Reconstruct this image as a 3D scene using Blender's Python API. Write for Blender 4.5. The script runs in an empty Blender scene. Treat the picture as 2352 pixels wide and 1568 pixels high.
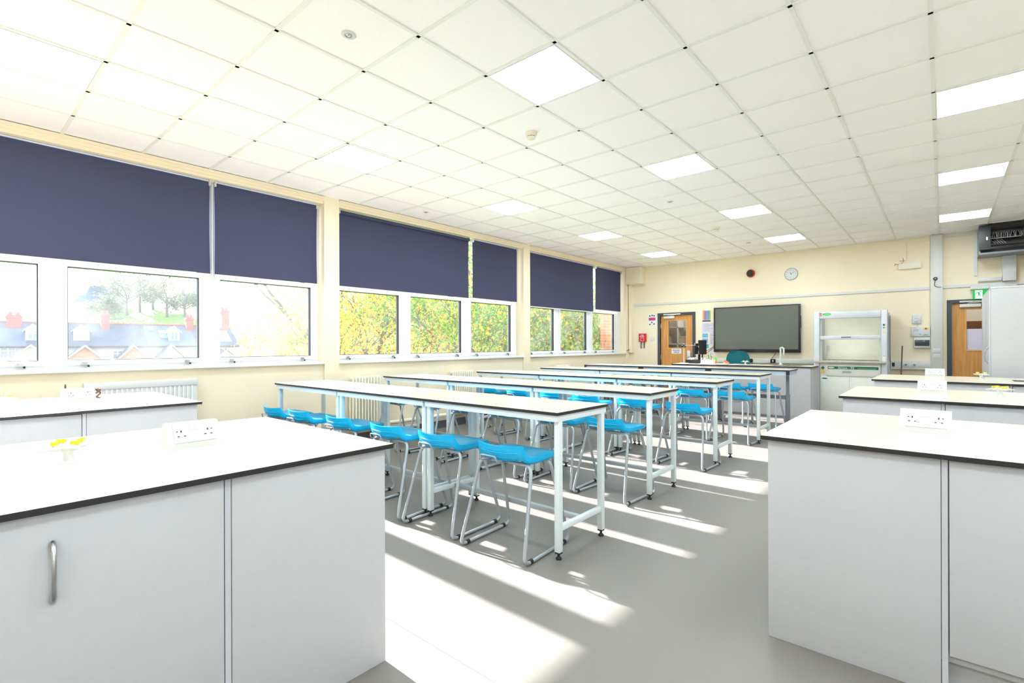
import bpy, bmesh, math, random
from mathutils import Vector, Matrix
R = math.radians
SC = bpy.context.scene
COL = SC.collection

# ------------------------------------------------------------------ camera
YAW = 0.7114; ROLL = 0.003; CZ = 1.31; CEIL = 3.213
fw = Vector((-math.sin(YAW), math.cos(YAW), 0)); rt = Vector((math.cos(YAW), math.sin(YAW), 0)); up = Vector((0, 0, 1))
cx = rt*math.cos(ROLL) - up*math.sin(ROLL); cy = rt*math.sin(ROLL) + up*math.cos(ROLL)
cam = bpy.data.cameras.new('camera'); camo = bpy.data.objects.new('camera', cam); COL.objects.link(camo)
cam.sensor_width = 36; cam.lens = 1146.77/2352*36; cam.shift_y = 7.13/2352; cam.clip_start = .05; cam.clip_end = 600
camo.matrix_world = Matrix(((cx.x, cy.x, -fw.x, 0), (cx.y, cy.y, -fw.y, 0), (cx.z, cy.z, -fw.z, CZ), (0, 0, 0, 1)))
SC.camera = camo
# ------------------------------------------------------------------ world, sun, exposure
w = bpy.data.worlds.new('world'); SC.world = w; w.use_nodes = True
bg = w.node_tree.nodes['Background']; bg.inputs[0].default_value = (.74, .86, 1, 1); bg.inputs[1].default_value = 2.8
sun = bpy.data.lights.new('sun', 'SUN'); sun.energy = 34; sun.color = (1, .985, .99); sun.angle = R(.6)
suno = bpy.data.objects.new('sun', sun); COL.objects.link(suno)
SUND = Vector((1, -.013, -.4067)).normalized()
suno.rotation_euler = SUND.to_track_quat('-Z', 'Y').to_euler()
PANEL = 27.0
SC.view_settings.view_transform = 'Standard'; SC.view_settings.look = 'None'; SC.view_settings.gamma = 1
SC.view_settings.exposure = 0.11; SC.view_settings.use_curve_mapping = False
SC.cycles.use_denoising = True
SC.cycles.max_bounces = 10; SC.cycles.diffuse_bounces = 6; SC.cycles.transparent_max_bounces = 16
SC.cycles.sample_clamp_indirect = 8; SC.cycles.caustics_reflective = False; SC.cycles.caustics_refractive = False

# ------------------------------------------------------------------ materials
def lin(c):
    return tuple((x/12.92 if x <= .04045 else ((x+.055)/1.055)**2.4) for x in [v/255 for v in c])
def mat(name, c, rough=.5, metal=0, var=.03, scale=8, spec=.5, bump=0, emis=0, trans=0, sx=None):
    m = bpy.data.materials.new(name); m.use_nodes = True; nt = m.node_tree; b = nt.nodes['Principled BSDF']
    c = lin(c); b.inputs['Roughness'].default_value = rough; b.inputs['Metallic'].default_value = metal
    b.inputs['Specular IOR Level'].default_value = spec
    tc = nt.nodes.new('ShaderNodeTexCoord'); n = nt.nodes.new('ShaderNodeTexNoise'); n.inputs['Scale'].default_value = scale; n.inputs['Detail'].default_value = 4
    if sx:
        mp = nt.nodes.new('ShaderNodeMapping'); mp.inputs['Scale'].default_value = sx
        nt.links.new(tc.outputs['Object'], mp.inputs[0]); nt.links.new(mp.outputs[0], n.inputs[0])
    else: nt.links.new(tc.outputs['Object'], n.inputs[0])
    r = nt.nodes.new('ShaderNodeValToRGB'); r.color_ramp.elements[0].position = .3; r.color_ramp.elements[1].position = .7
    r.color_ramp.elements[0].color = tuple(max(0, x*(1-var)) for x in c)+(1,); r.color_ramp.elements[1].color = tuple(min(1, x*(1+var)) for x in c)+(1,)
    nt.links.new(n.outputs[0], r.inputs[0]); nt.links.new(r.outputs[0], b.inputs['Base Color'])
    if bump:
        bp = nt.nodes.new('ShaderNodeBump'); bp.inputs['Strength'].default_value = bump; bp.inputs['Distance'].default_value = .002
        nt.links.new(n.outputs[0], bp.inputs['Height']); nt.links.new(bp.outputs[0], b.inputs['Normal'])
    if emis:
        b.inputs['Emission Color'].default_value = c+(1,); b.inputs['Emission Strength'].default_value = emis
    return m
def leafmat(name, c, t=.55):
    m = bpy.data.materials.new(name); m.use_nodes = True; nt = m.node_tree; nt.nodes.clear()
    o = nt.nodes.new('ShaderNodeOutputMaterial'); d = nt.nodes.new('ShaderNodeBsdfDiffuse'); tr = nt.nodes.new('ShaderNodeBsdfTranslucent'); mx = nt.nodes.new('ShaderNodeMixShader')
    tc = nt.nodes.new('ShaderNodeTexCoord'); n = nt.nodes.new('ShaderNodeTexNoise'); n.inputs['Scale'].default_value = 3
    nt.links.new(tc.outputs['Object'], n.inputs[0]); r = nt.nodes.new('ShaderNodeValToRGB'); c = lin(c)
    r.color_ramp.elements[0].position = .35; r.color_ramp.elements[1].position = .65
    r.color_ramp.elements[0].color = tuple(x*.7 for x in c)+(1,); r.color_ramp.elements[1].color = c+(1,)
    nt.links.new(n.outputs[0], r.inputs[0]); nt.links.new(r.outputs[0], d.inputs[0]); nt.links.new(r.outputs[0], tr.inputs[0])
    mx.inputs[0].default_value = t; nt.links.new(d.outputs[0], mx.inputs[1]); nt.links.new(tr.outputs[0], mx.inputs[2]); nt.links.new(mx.outputs[0], o.inputs[0])
    return m
def glassmat(name, tint=(1, 1, 1), refl=.05, dust_veil=.0):
    m = bpy.data.materials.new(name); m.use_nodes = True; nt = m.node_tree; nt.nodes.clear(); N = nt.nodes.new; L = nt.links.new
    o = N('ShaderNodeOutputMaterial'); t = N('ShaderNodeBsdfTransparent'); t.inputs[0].default_value = tint+(1,)
    g = N('ShaderNodeBsdfGlossy'); g.inputs['Roughness'].default_value = .02; fr = N('ShaderNodeFresnel'); fr.inputs[0].default_value = 1.3
    mx = N('ShaderNodeMixShader'); ml = N('ShaderNodeMath'); ml.operation = 'MULTIPLY'; ml.inputs[1].default_value = refl*20
    L(fr.outputs[0], ml.inputs[0]); L(ml.outputs[0], mx.inputs[0]); L(t.outputs[0], mx.inputs[1]); L(g.outputs[0], mx.inputs[2])
    if dust_veil:  # pane dust that doubles as a pale haze veil over the view
        d = N('ShaderNodeBsdfTranslucent'); d.inputs[0].default_value = (.9, .93, 1, 1); n = N('ShaderNodeTexNoise'); n.inputs['Scale'].default_value = 2.5; n.inputs['Detail'].default_value = 3
        tc = N('ShaderNodeTexCoord'); L(tc.outputs['Object'], n.inputs[0]); mm = N('ShaderNodeMath'); mm.operation = 'MULTIPLY'; mm.inputs[1].default_value = dust_veil*2
        L(n.outputs[0], mm.inputs[0]); m2 = N('ShaderNodeMixShader'); L(mm.outputs[0], m2.inputs[0]); L(mx.outputs[0], m2.inputs[1]); L(d.outputs[0], m2.inputs[2]); L(m2.outputs[0], o.inputs[0])
    else: L(mx.outputs[0], o.inputs[0])
    return m
def woodmat(name, c):
    m = mat(name, c, .45, var=.16, scale=3.0, sx=(14, 14, .9)); return m
def brickmat(name, c1, c2, mortar, scale=1):
    m = bpy.data.materials.new(name); m.use_nodes = True; nt = m.node_tree; b = nt.nodes['Principled BSDF']; N = nt.nodes.new; L = nt.links.new
    tc = N('ShaderNodeTexCoord'); sp = N('ShaderNodeSeparateXYZ'); L(tc.outputs['Object'], sp.inputs[0]); ad = N('ShaderNodeMath'); L(sp.outputs[0], ad.inputs[0]); L(sp.outputs[1], ad.inputs[1])
    cb = N('ShaderNodeCombineXYZ'); L(ad.outputs[0], cb.inputs[0]); L(sp.outputs[2], cb.inputs[1])
    br = N('ShaderNodeTexBrick'); L(cb.outputs[0], br.inputs[0]); br.inputs['Scale'].default_value = 1; br.inputs['Brick Width'].default_value = .225*scale; br.inputs['Row Height'].default_value = .075*scale
    br.inputs['Mortar Size'].default_value = .006*scale; br.inputs['Color1'].default_value = lin(c1)+(1,); br.inputs['Color2'].default_value = lin(c2)+(1,); br.inputs['Mortar'].default_value = lin(mortar)+(1,)
    L(br.outputs[0], b.inputs['Base Color']); b.inputs['Roughness'].default_value = .9; return m
M = {}
M['wall'] = mat('cream wall paint', (238, 225, 198), .6, var=.012, scale=3)
M['ceil'] = mat('ceiling tile', (252, 249, 250), .8, var=.015, scale=60, bump=.3)
M['bar'] = mat('ceiling bar', (236, 236, 232), .5, var=.01)
M['floor'] = mat('grey vinyl floor', (127, 122, 116), .42, var=.07, scale=260, spec=.35)
M['skirt'] = mat('dark grey skirting', (88, 88, 90), .5)
M['upvc'] = mat('white upvc', (232, 234, 235), .35, var=.01)
M['gasket'] = mat('black gasket', (40, 40, 44), .5)
M['blind'] = mat('navy blind fabric', (67, 69, 94), .8, var=.1, scale=350, spec=.2)
M['glass'] = glassmat('window glass', refl=.014, dust_veil=.01)
M['dusty_veil'] = glassmat('hazy window glass', refl=.014, dust_veil=.024)
M['clear'] = glassmat('clear glass', refl=.03)
M['lam'] = mat('cream laminate', (224, 216, 195), .24, var=.015, scale=60, spec=.55)
M['black'] = mat('black edging', (38, 36, 38), .4)
M['bench'] = mat('pale grey laminate', (196, 196, 198), .5, var=.012, scale=30)
M['trim'] = mat('grey trim strip', (200, 201, 206), .45)
M['frame'] = mat('white painted steel', (226, 234, 234), .35, var=.01)
M['greysteel'] = mat('grey painted steel', (128, 134, 142), .4)
M['cyan'] = mat('cyan plastic', (0, 182, 236), .34, var=.02, scale=20, spec=.45)
M['silver'] = mat('silver paint', (176, 182, 186), .32, metal=.35, var=.01)
M['chrome'] = mat('brushed chrome', (190, 192, 196), .25, metal=1, var=.02)
M['rubber'] = mat('black rubber', (22, 22, 24), .6)
M['white'] = mat('white plastic', (212, 213, 212), .3, var=.005)
M['yellow'] = mat('yellow plastic', (250, 215, 10), .4)
M['rad'] = mat('cream radiator enamel', (242, 236, 216), .4, var=.01)
M['wood'] = woodmat('oak veneer', (206, 146, 78))
M['woodedge'] = woodmat('oak lipping', (216, 162, 92))
M['dframe'] = mat('dark grey door frame', (62, 66, 74), .5)
M['screen'] = mat('switched off screen', (96, 100, 92), .28, var=.02, scale=2, spec=.4)
M['screenframe'] = mat('black screen frame', (30, 26, 26), .3)
M['red'] = mat('red plastic', (205, 22, 26), .35)
M['teal'] = mat('teal fabric', (0, 92, 104), .9, var=.06, scale=200)
M['paper'] = mat('white paper', (232, 230, 236), .8)
M['lilac'] = mat('lilac paper', (214, 208, 224), .8)
M['bluepaper'] = mat('blue paper', (120, 176, 220), .8)
M['cyanpaper'] = mat('cyan paper', (40, 176, 200), .8)
M['ink'] = mat('dark ink', (60, 60, 70), .8)
M['pink'] = mat('magenta print', (196, 60, 120), .8)
M['green'] = mat('green print', (10, 110, 66), .5)
M['egreen'] = mat('exit sign green', (0, 172, 76), .5, emis=.35)
M['ewhite'] = mat('exit sign white', (250, 255, 250), .5, emis=.5)
M['panel'] = mat('light diffuser', (232, 246, 255), .5, var=0, emis=PANEL)
M['beige'] = mat('cream plastic', (232, 226, 206), .4)
M['greyplastic'] = mat('pale grey plastic', (214, 214, 208), .45, var=.01)
M['alu'] = mat('pale blue grey aluminium', (203, 206, 209), .4, metal=.1)
M['stone'] = mat('stone coloured ledge', (172, 158, 140), .4)
M['fumepanel'] = mat('cream steel panel', (228, 228, 218), .45)
M['brown'] = mat('rusty rod', (92, 62, 52), .6)
M['orange'] = mat('orange plastic', (240, 100, 40), .4)
M['penG'] = mat('green plastic', (30, 190, 70), .4)
M['smoked'] = mat('dark smoked cover', (62, 72, 82), .15)
M['led'] = mat('small green lamp', (80, 255, 140), .5, emis=2)
# outside
M['brick'] = brickmat('orange brick wall', (176, 108, 76), (190, 130, 98), (176, 158, 138))
M['hbrick'] = brickmat('house brick', (190, 112, 92), (202, 130, 108), (200, 170, 150), 1.3)
M['render'] = mat('white render', (226, 222, 218), .9, spec=.05)
M['slate'] = mat('slate roof', (82, 92, 108), .7, var=.22, scale=4, spec=.05)
M['slate2'] = mat('blue slate roof', (98, 112, 134), .6, var=.08, scale=4, spec=.05)
M['ridge'] = mat('red ridge tile', (178, 92, 80), .8, spec=.05)
M['chim'] = brickmat('chimney brick', (150, 62, 52), (168, 76, 62), (150, 110, 100), 1.5)
M['hwin'] = mat('house window glass', (120, 136, 150), .1)
M['grass'] = mat('hill grass', (112, 158, 62), .9, var=.15, scale=.12, spec=.05)
M['soil'] = mat('rough ground', (120, 118, 92), .9, var=.2, scale=.6, spec=.05)
M['bark'] = mat('bark', (92, 82, 70), .9, var=.25, scale=12)
M['lyel'] = leafmat('yellow leaves', (244, 200, 66)); M['lamb'] = leafmat('amber leaves', (244, 190, 84))
M['lgrn'] = leafmat('green leaves', (110, 170, 40)); M['llim'] = leafmat('lime leaves', (186, 206, 50)); M['lrus'] = leafmat('russet leaves', (178, 120, 86)); M['lolv'] = leafmat('olive leaves', (122, 136, 88))

# ------------------------------------------------------------------ mesh helpers
class MB:
    def __init__(s): s.v = []; s.f = []; s.m = []; s.sm = []
    def add(s, vs, fs, mi=0, smooth=False):
        o = len(s.v); s.v += [tuple(v) for v in vs]; s.f += [tuple(i+o for i in f) for f in fs]; s.m += [mi]*len(fs); s.sm += [smooth]*len(fs); return s
    def box(s, a, b, mi=0, top=None, bev=0):
        x0, x1 = sorted((a[0], b[0])); y0, y1 = sorted((a[1], b[1])); z0, z1 = sorted((a[2], b[2]))
        if bev:
            bm = bmesh.new(); bmesh.ops.create_cube(bm, size=1, matrix=Matrix.Translation(((x0+x1)/2, (y0+y1)/2, (z0+z1)/2)) @ Matrix.Diagonal((x1-x0, y1-y0, z1-z0, 1)))
            bmesh.ops.bevel(bm, geom=bm.edges[:], offset=bev, segments=2, affect='EDGES', profile=.5)
            bm.verts.index_update(); s.add([v.co for v in bm.verts], [[v.index for v in f.verts] for f in bm.faces], mi, True); bm.free(); return s
        vs = [(x0,y0,z0),(x1,y0,z0),(x1,y1,z0),(x0,y1,z0),(x0,y0,z1),(x1,y0,z1),(x1,y1,z1),(x0,y1,z1)]
        s.add(vs, [(0,3,2,1),(0,1,5,4),(1,2,6,5),(2,3,7,6),(3,0,4,7)], mi); s.add(vs, [(4,5,6,7)], mi if top is None else top); return s
    def tube(s, pts, r, n=8, mi=0, closed=False, caps=True):
        pts = [Vector(p) for p in pts]; k = len(pts); vs = []; fs = []
        rr = r if isinstance(r, (list, tuple)) else [r]*k
        t0 = (pts[1]-pts[0]).normalized(); ref = Vector((0,0,1)) if abs(t0.z) < .9 else Vector((1,0,0)); nrm = t0.cross(ref).normalized()
        for i, p in enumerate(pts):
            a = pts[i-1] if (i > 0 or closed) else p; b = pts[(i+1) % k] if (i < k-1 or closed) else p
            t = (b-a).normalized(); nrm = (nrm - t*nrm.dot(t)).normalized(); bn = t.cross(nrm)
            for j in range(n):
                an = 2*math.pi*j/n; vs.append(p + (nrm*math.cos(an)+bn*math.sin(an))*rr[i])
        for i in range(k if closed else k-1):
            i2 = (i+1) % k
            for j in range(n): fs.append((i*n+j, i*n+(j+1) % n, i2*n+(j+1) % n, i2*n+j))
        s.add(vs, fs, mi, True)
        if caps and not closed: s.add(vs[:n], [tuple(range(n))[::-1]], mi); s.add(vs[-n:], [tuple(range(n))], mi)
        return s
    def cyl(s, a, b, r, n=16, mi=0, r2=None): return s.tube([a, b], [r, r if r2 is None else r2], n, mi)
    def lathe(s, c, prof, n=20, mi=0, axis='z', smooth=True):
        vs = []; fs = []; k = len(prof)
        for (r, h) in prof:
            for j in range(n):
                a = 2*math.pi*j/n; x, y = r*math.cos(a), r*math.sin(a)
                vs.append({'z': (c[0]+x, c[1]+y, c[2]+h), 'y': (c[0]+x, c[1]+h, c[2]+y), 'x': (c[0]+h, c[1]+x, c[2]+y)}[axis])
        for i in range(k-1):
            for j in range(n): fs.append((i*n+j, i*n+(j+1) % n, (i+1)*n+(j+1) % n, (i+1)*n+j))
        s.add(vs, fs, mi, smooth); s.add(vs[:n], [tuple(range(n))[::-1]], mi); s.add(vs[-n:], [tuple(range(n))], mi); return s
    def prism(s, poly, axis, a, b, mi=0):
        # poly: 2-D outline, extruded along axis from a to b
        def P(p, h): return {'x': (h, p[0], p[1]), 'y': (p[0], h, p[1]), 'z': (p[0], p[1], h)}[axis]
        n = len(poly); vs = [P(p, a) for p in poly]+[P(p, b) for p in poly]
        s.add(vs, [tuple(range(n))[::-1], tuple(range(n, 2*n))]+[(i, (i+1) % n, n+(i+1) % n, n+i) for i in range(n)], mi); return s
    def build(s, name, mats, parent=None, loc=(0,0,0), rz=0, fix=True):
        if not isinstance(mats, (list, tuple)): mats = [mats]
        me = bpy.data.meshes.new(name); me.from_pydata(s.v, [], s.f)
        for m_ in mats: me.materials.append(M[m_] if isinstance(m_, str) else m_)
        me.polygons.foreach_set('material_index', s.m); me.polygons.foreach_set('use_smooth', s.sm)
        if fix:
            bm = bmesh.new(); bm.from_mesh(me); bmesh.ops.recalc_face_normals(bm, faces=bm.faces); bm.to_mesh(me); bm.free()
        me.update(); o = bpy.data.objects.new(name, me); COL.objects.link(o); o.location = loc; o.rotation_euler.z = rz
        if parent: o.parent = parent
        return o
def tag(o, label=None, cat=None, group=None, kind=None):
    for k_, v_ in (('label', label), ('category', cat), ('group', group), ('kind', kind)):
        if v_: o[k_] = v_
    return o
def thing(name, loc, label, cat, group=None, rz=0, kind=None):
    o = bpy.data.objects.new(name, None); o.empty_display_size = .1; COL.objects.link(o); o.location = loc; o.rotation_euler.z = rz
    return tag(o, label, cat, group, kind)
def kids(o): return [c for c in ALLKIDS.get(o.name, [])]
def copytree(o, loc, rz=0, label=None, group=None):
    c = o.copy(); COL.objects.link(c); c.location = loc; c.rotation_euler.z = rz
    if label: c['label'] = label
    if group: c['group'] = group
    def rec(src, dst):
        for ch in list(src.children):
            d = ch.copy(); COL.objects.link(d); d.parent = dst; rec(ch, d)
    rec(o, c); return c
def fillet(pts, r, seg=5):
    pts = [Vector(p) for p in pts]; out = [pts[0]]
    for i in range(1, len(pts)-1):
        a, b, c = pts[i-1], pts[i], pts[i+1]; u = (a-b); v = (c-b); d = min(r, u.length*.45, v.length*.45)
        p0 = b+u.normalized()*d; p1 = b+v.normalized()*d
        for k in range(seg+1):
            t = k/seg; out.append(p0*(1-t)**2 + b*2*t*(1-t) + p1*t*t)
    out.append(pts[-1]); return out
def text(s, size, m_, parent, loc, rot=(R(90), 0, 0), name='lettering', ext=.0008, align='LEFT', bold=0):
    cu = bpy.data.curves.new(name, 'FONT'); cu.body = s; cu.size = size; cu.extrude = ext; cu.align_x = align; cu.offset = bold
    t = bpy.data.objects.new(name, cu); COL.objects.link(t); bpy.context.view_layer.update()
    me = bpy.data.meshes.new_from_object(t.evaluated_get(bpy.context.evaluated_depsgraph_get())); bpy.data.objects.remove(t)
    me.materials.clear(); me.materials.append(M[m_]); o = bpy.data.objects.new(name, me); COL.objects.link(o); o.parent = parent; o.location = loc; o.rotation_euler = rot
    return o
def struct(o): o['kind'] = 'structure'; return o

# ------------------------------------------------------------------ room shell
XL = -6.0; XR = 3.3; YB = -4.6; YF = 11.55
struct(MB().box((-6.3, YB-.2, -.2), (XR+.2, YF+.15, 0)).build('floor', 'floor'))
# floor seams
sm = MB()
for y in (1.42,): sm.box((-6, y, 0), (XR, y+.004, .0012))
f_ = sm.build('trim_1', mat('floor weld line', (122, 118, 114), .5)); struct(f_)
# ceiling with grid
GX, GY = -1.8475, 2.5623
cb = MB(); cb.box((-6.3, YB-.2, CEIL+.009), (XR+.2, YF+.2, CEIL+.15))
ceil = struct(cb.build('ceiling', 'ceil'))
gb = MB()
for i in range(-6, 9):
    x = GX+.6*i; gb.box((x-.012, YB, CEIL), (x+.012, YF, CEIL+.0085))
for j in range(-11, 15):
    y = GY+.6*j; gb.box((XL, y-.012, CEIL), (XR, y+.012, CEIL+.0085))
gb.box((XL, YF-.02, CEIL), (XR, YF, CEIL+.0085))
g = gb.build('ceiling_grid', 'bar', ceil)
# light panels
li = 0
def lamp_thing(x, y, label):
    t = thing('ceiling_light', (x, y, CEIL), label, 'ceiling light', 'square light panels in the ceiling grid')
    MB().box((.014, .014, -.001), (.586, .586, .006)).build('diffuser', 'panel', t)
    fr = MB()
    for a, b in (((.012,.012),(.588,.02)), ((.012,.58),(.588,.588)), ((.012,.02),(.02,.58)), ((.58,.02),(.588,.58))): fr.box((a[0],a[1],-.003), (b[0],b[1],.0085))
    fr.build('light_frame', 'white', t); return t
colname = {-5: 'window-side', -1: 'middle', 3: 'right-hand', 7: 'far right'}
rowname = {-8: 'well behind the viewpoint', -4: 'nearest at the left edge', 0: 'first', 4: 'second', 8: 'third', 12: 'farthest'}
for i in (-5, -1, 3, 7):
    for j in (-8, -4, 0, 4, 8, 12):
        if i == 7 and j > 4: continue
        vis = not (i == 7 or j == -8 or (j == -4 and i > -5) or (j == 0 and i == 3))
        lamp_thing(GX+.6*i, GY+.6*j, ('bright square ceiling light panel, %s of the %s line of lights' if vis else 'square ceiling light panel %s in the %s line') % (rowname[j], colname[i]))

# left wall: piers, aprons under the windows, head
PIERS = [(-4.72, -4.5), (-.71, -.5), (3.28, 3.49), (7.30, 7.50), (11.33, 11.55)]
BAYS = [(-4.5, -.71), (-.5, 3.28), (3.49, 7.30), (7.50, 11.33)]
wl = MB()
for a, b in PIERS: wl.box((-6.32, a, 0), (XL, b, CEIL+.009))
for a, b in BAYS:
    wl.box((-6.32, a, 0), (-6.03, b, 1.065)); wl.box((-6.32, a, 3.17), (-6.19, b, CEIL+.009))
struct(wl.build('wall_left', 'wall'))
tb = MB()
for a, b in BAYS:
    tb.box((-6.19, a, 3.155), (-6.0, b, CEIL)); tb.box((-6.17, a, 3.125), (-6.02, b, 3.155))
    tb.box((-6.0, a, 3.185), (-5.985, b, CEIL))
struct(tb.build('trim_2', 'wall'))
sb = MB()
for a, b in BAYS: sb.box((-6.22, a+.002, 1.066), (-5.975, b-.002, 1.10), bev=.006)
struct(sb.build('trim_3', 'upvc'))
struct(MB().box((-6.03, YB, .0), (-5.992, YF, .11)).build('baseboard_left', 'skirt'))

# windows: one object per bay with frame, panes, handles
def window(n, a, b, lights, upper):
    t = thing('window_%d' % n, (-6.17, a, 1.10), None, None, kind='structure')
    x0, x1 = -.07, 0.0
    def Y(y): return y-a
    fr = MB(); zb, zt, zm0, zm1 = 1.10, 3.17, 2.055, 2.115
    gz0, gz1 = 1.175, 2.05
    # lower: solid between lights
    ys = [a+.001]
    for l in lights: ys += [l[0], l[1]]
    ys.append(b-.001)
    for k in range(0, len(ys), 2): fr.box((x0, Y(ys[k]), 0), (x1, Y(ys[k+1]), gz1-1.1))
    for l in lights: fr.box((x0, Y(l[0]), 0), (x1, Y(l[1]), gz0-1.1))
    fr.box((x0, Y(a+.001), gz1-1.1), (x1, Y(b-.001), zm1-1.1)); fr.box((x0, Y(a+.001), 3.09-1.1), (x1, Y(b-.001), zt-1.1))
    us = [a+.001]
    for l in upper: us += [l[0], l[1]]
    us.append(b-.001)
    for k in range(0, len(us), 2): fr.box((x0, Y(us[k]), zm1-1.1), (x1, Y(us[k+1]), 3.09-1.1))
    # reveal strip grooves
    fr.build('window_frame', 'upvc', t)
    for l in lights:
        s = MB(); e = .045; z0, z1 = gz0-.045, gz1+.035
        s.box((x1, Y(l[0]-e), z0-1.1), (x1+.016, Y(l[1]+e), gz0-1.1)); s.box((x1, Y(l[0]-e), gz1-1.1), (x1+.016, Y(l[1]+e), z1-1.1))
        s.box((x1, Y(l[0]-e), gz0-1.1), (x1+.016, Y(l[0]), gz1-1.1)); s.box((x1, Y(l[1]), gz0-1.1), (x1+.016, Y(l[1]+e), gz1-1.1))
        so = s.build('sash', 'upvc', t)
        gk = MB(); g_ = .006
        for (q0, q1, r0, r1) in ((l[0], l[1], gz0, gz0+g_), (l[0], l[1], gz1-g_, gz1), (l[0], l[0]+g_, gz0, gz1), (l[1]-g_, l[1], gz0, gz1)):
            gk.box((x0+.01, Y(q0), r0-1.1), (x1-.001, Y(q1), r1-1.1))
        gk.build('gasket', 'gasket', so)
        MB().box((-.04, Y(l[0]+.004), gz0+.004-1.1), (-.036, Y(l[1]-.004), gz1-.004-1.1)).build('pane', 'dusty_veil' if n == 1 else 'glass', so)
        for hy in (l[0]+.12, l[1]-.12):
            h = MB(); h.box((.016, Y(hy)-.02, .028), (.03, Y(hy)+.02, .055)); h.box((.03, Y(hy)-.008, .034), (.05, Y(hy)+.008, .048)); h.box((.045, Y(hy)-.03, .036), (.056, Y(hy)+.012, .046)); h.box((.02, Y(hy)+.02, .012), (.034, Y(hy)+.034, .03), 1)
            h.build('window_handle', ['chrome', 'rubber'], so)
    for l in upper: MB().box((-.04, Y(l[0]), zm1-1.1), (-.036, Y(l[1]), 3.09-1.1)).build('pane', 'glass', t)
    return t
window(1, -.5, 3.28, [(-.37, .62), (.818, 1.905), (2.11, 3.18)], [(-.42, 1.93), (2.1, 3.2)])
window(2, 3.49, 7.30, [(3.58, 4.56), (4.77, 5.84), (6.06, 7.12)], [(3.57, 4.9), (4.96, 7.2)])
window(3, 7.50, 11.33, [(7.58, 8.497), (8.72, 9.764), (10.007, 11.04)], [(7.58, 8.9), (8.96, 11.2)])
window(4, -4.5, -.71, [(-4.4, -3.4), (-3.2, -2.1), (-1.9, -.8)], [(-4.4, -2.1), (-1.9, -.8)])

# back wall with two door openings and corridor behind
bw = MB(); D1 = (-5.19, -4.40); D2 = (.125, .93); DH = 2.0
bw.box((-6.3, YF, 0), (D1[0], YF+.15, CEIL+.009)); bw.box((D1[1], YF, 0), (D2[0], YF+.15, CEIL+.009)); bw.box((D2[1], YF, 0), (XR+.2, YF+.15, CEIL+.009))
for d in (D1, D2): bw.box((d[0], YF, DH), (d[1], YF+.15, CEIL+.009))
bw.box((-5.98, 11.30, 2.80), (-5.58, YF, CEIL))      # boxed-in corner
bw.box((-5.98, 11.44, 1.1), (-5.9, YF, 2.80))
struct(bw.build('wall_back', 'wall'))
cw = MB(); cw.box((-6.3, 13.6, -.1), (XR+.2, 13.75, 2.7)); cw.box((-6.45, YF+.15, -.1), (-6.3, 13.75, 2.7)); cw.box((XR+.05, YF+.15, -.1), (XR+.2, 13.75, 2.7)); cw.box((-6.3, YF+.15, 2.6), (XR+.2, 13.75, 2.7))
struct(cw.build('wall_corridor', mat('corridor paint', (222, 216, 204), .7)))
struct(MB().box((-6.3, YF+.15, -.2), (XR+.2, 13.75, 0)).build('floor_corridor', 'floor'))
for x in (-4.6, .6):  # unseen fill lamps added to brighten the view through the door glass
    t = thing('corridor_fill_light', (x, 12.6, 2.6), 'added unseen corridor fill light behind the %s door' % ('left' if x < 0 else 'right'), 'ceiling light')
    MB().box((-.6, -.3, -.05), (.6, .3, 0)).build('diffuser', mat('corridor fill glow', (255, 250, 240), emis=7), t)
# right and rear walls, never in frame; right-hand openings added for bluish sky fill
def wallwin(name, fixed, lo, hi, wins, axis):
    b = MB(); z0, z1 = 1.0, 2.9
    def bx(u0, u1, za, zb):
        if axis == 'x': b.box((fixed, u0, za), (fixed+.2, u1, zb))
        else: b.box((u0, fixed-.2, za), (u1, fixed, zb))
    e = [lo]+[q for w_ in wins for q in w_]+[hi]
    for k in range(0, len(e), 2): bx(e[k], e[k+1], 0, CEIL+.009)
    for w_ in wins: bx(w_[0], w_[1], 0, z0); bx(w_[0], w_[1], z1, CEIL+.009)
    struct(b.build(name, 'wall'))
wallwin('wall_right', XR, YB-.2, YF+.15, [(-2.6, -.6), (0, 2.2)], 'x')
wallwin('wall_rear', YB, -6.3, XR+.2, [], 'y')

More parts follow.
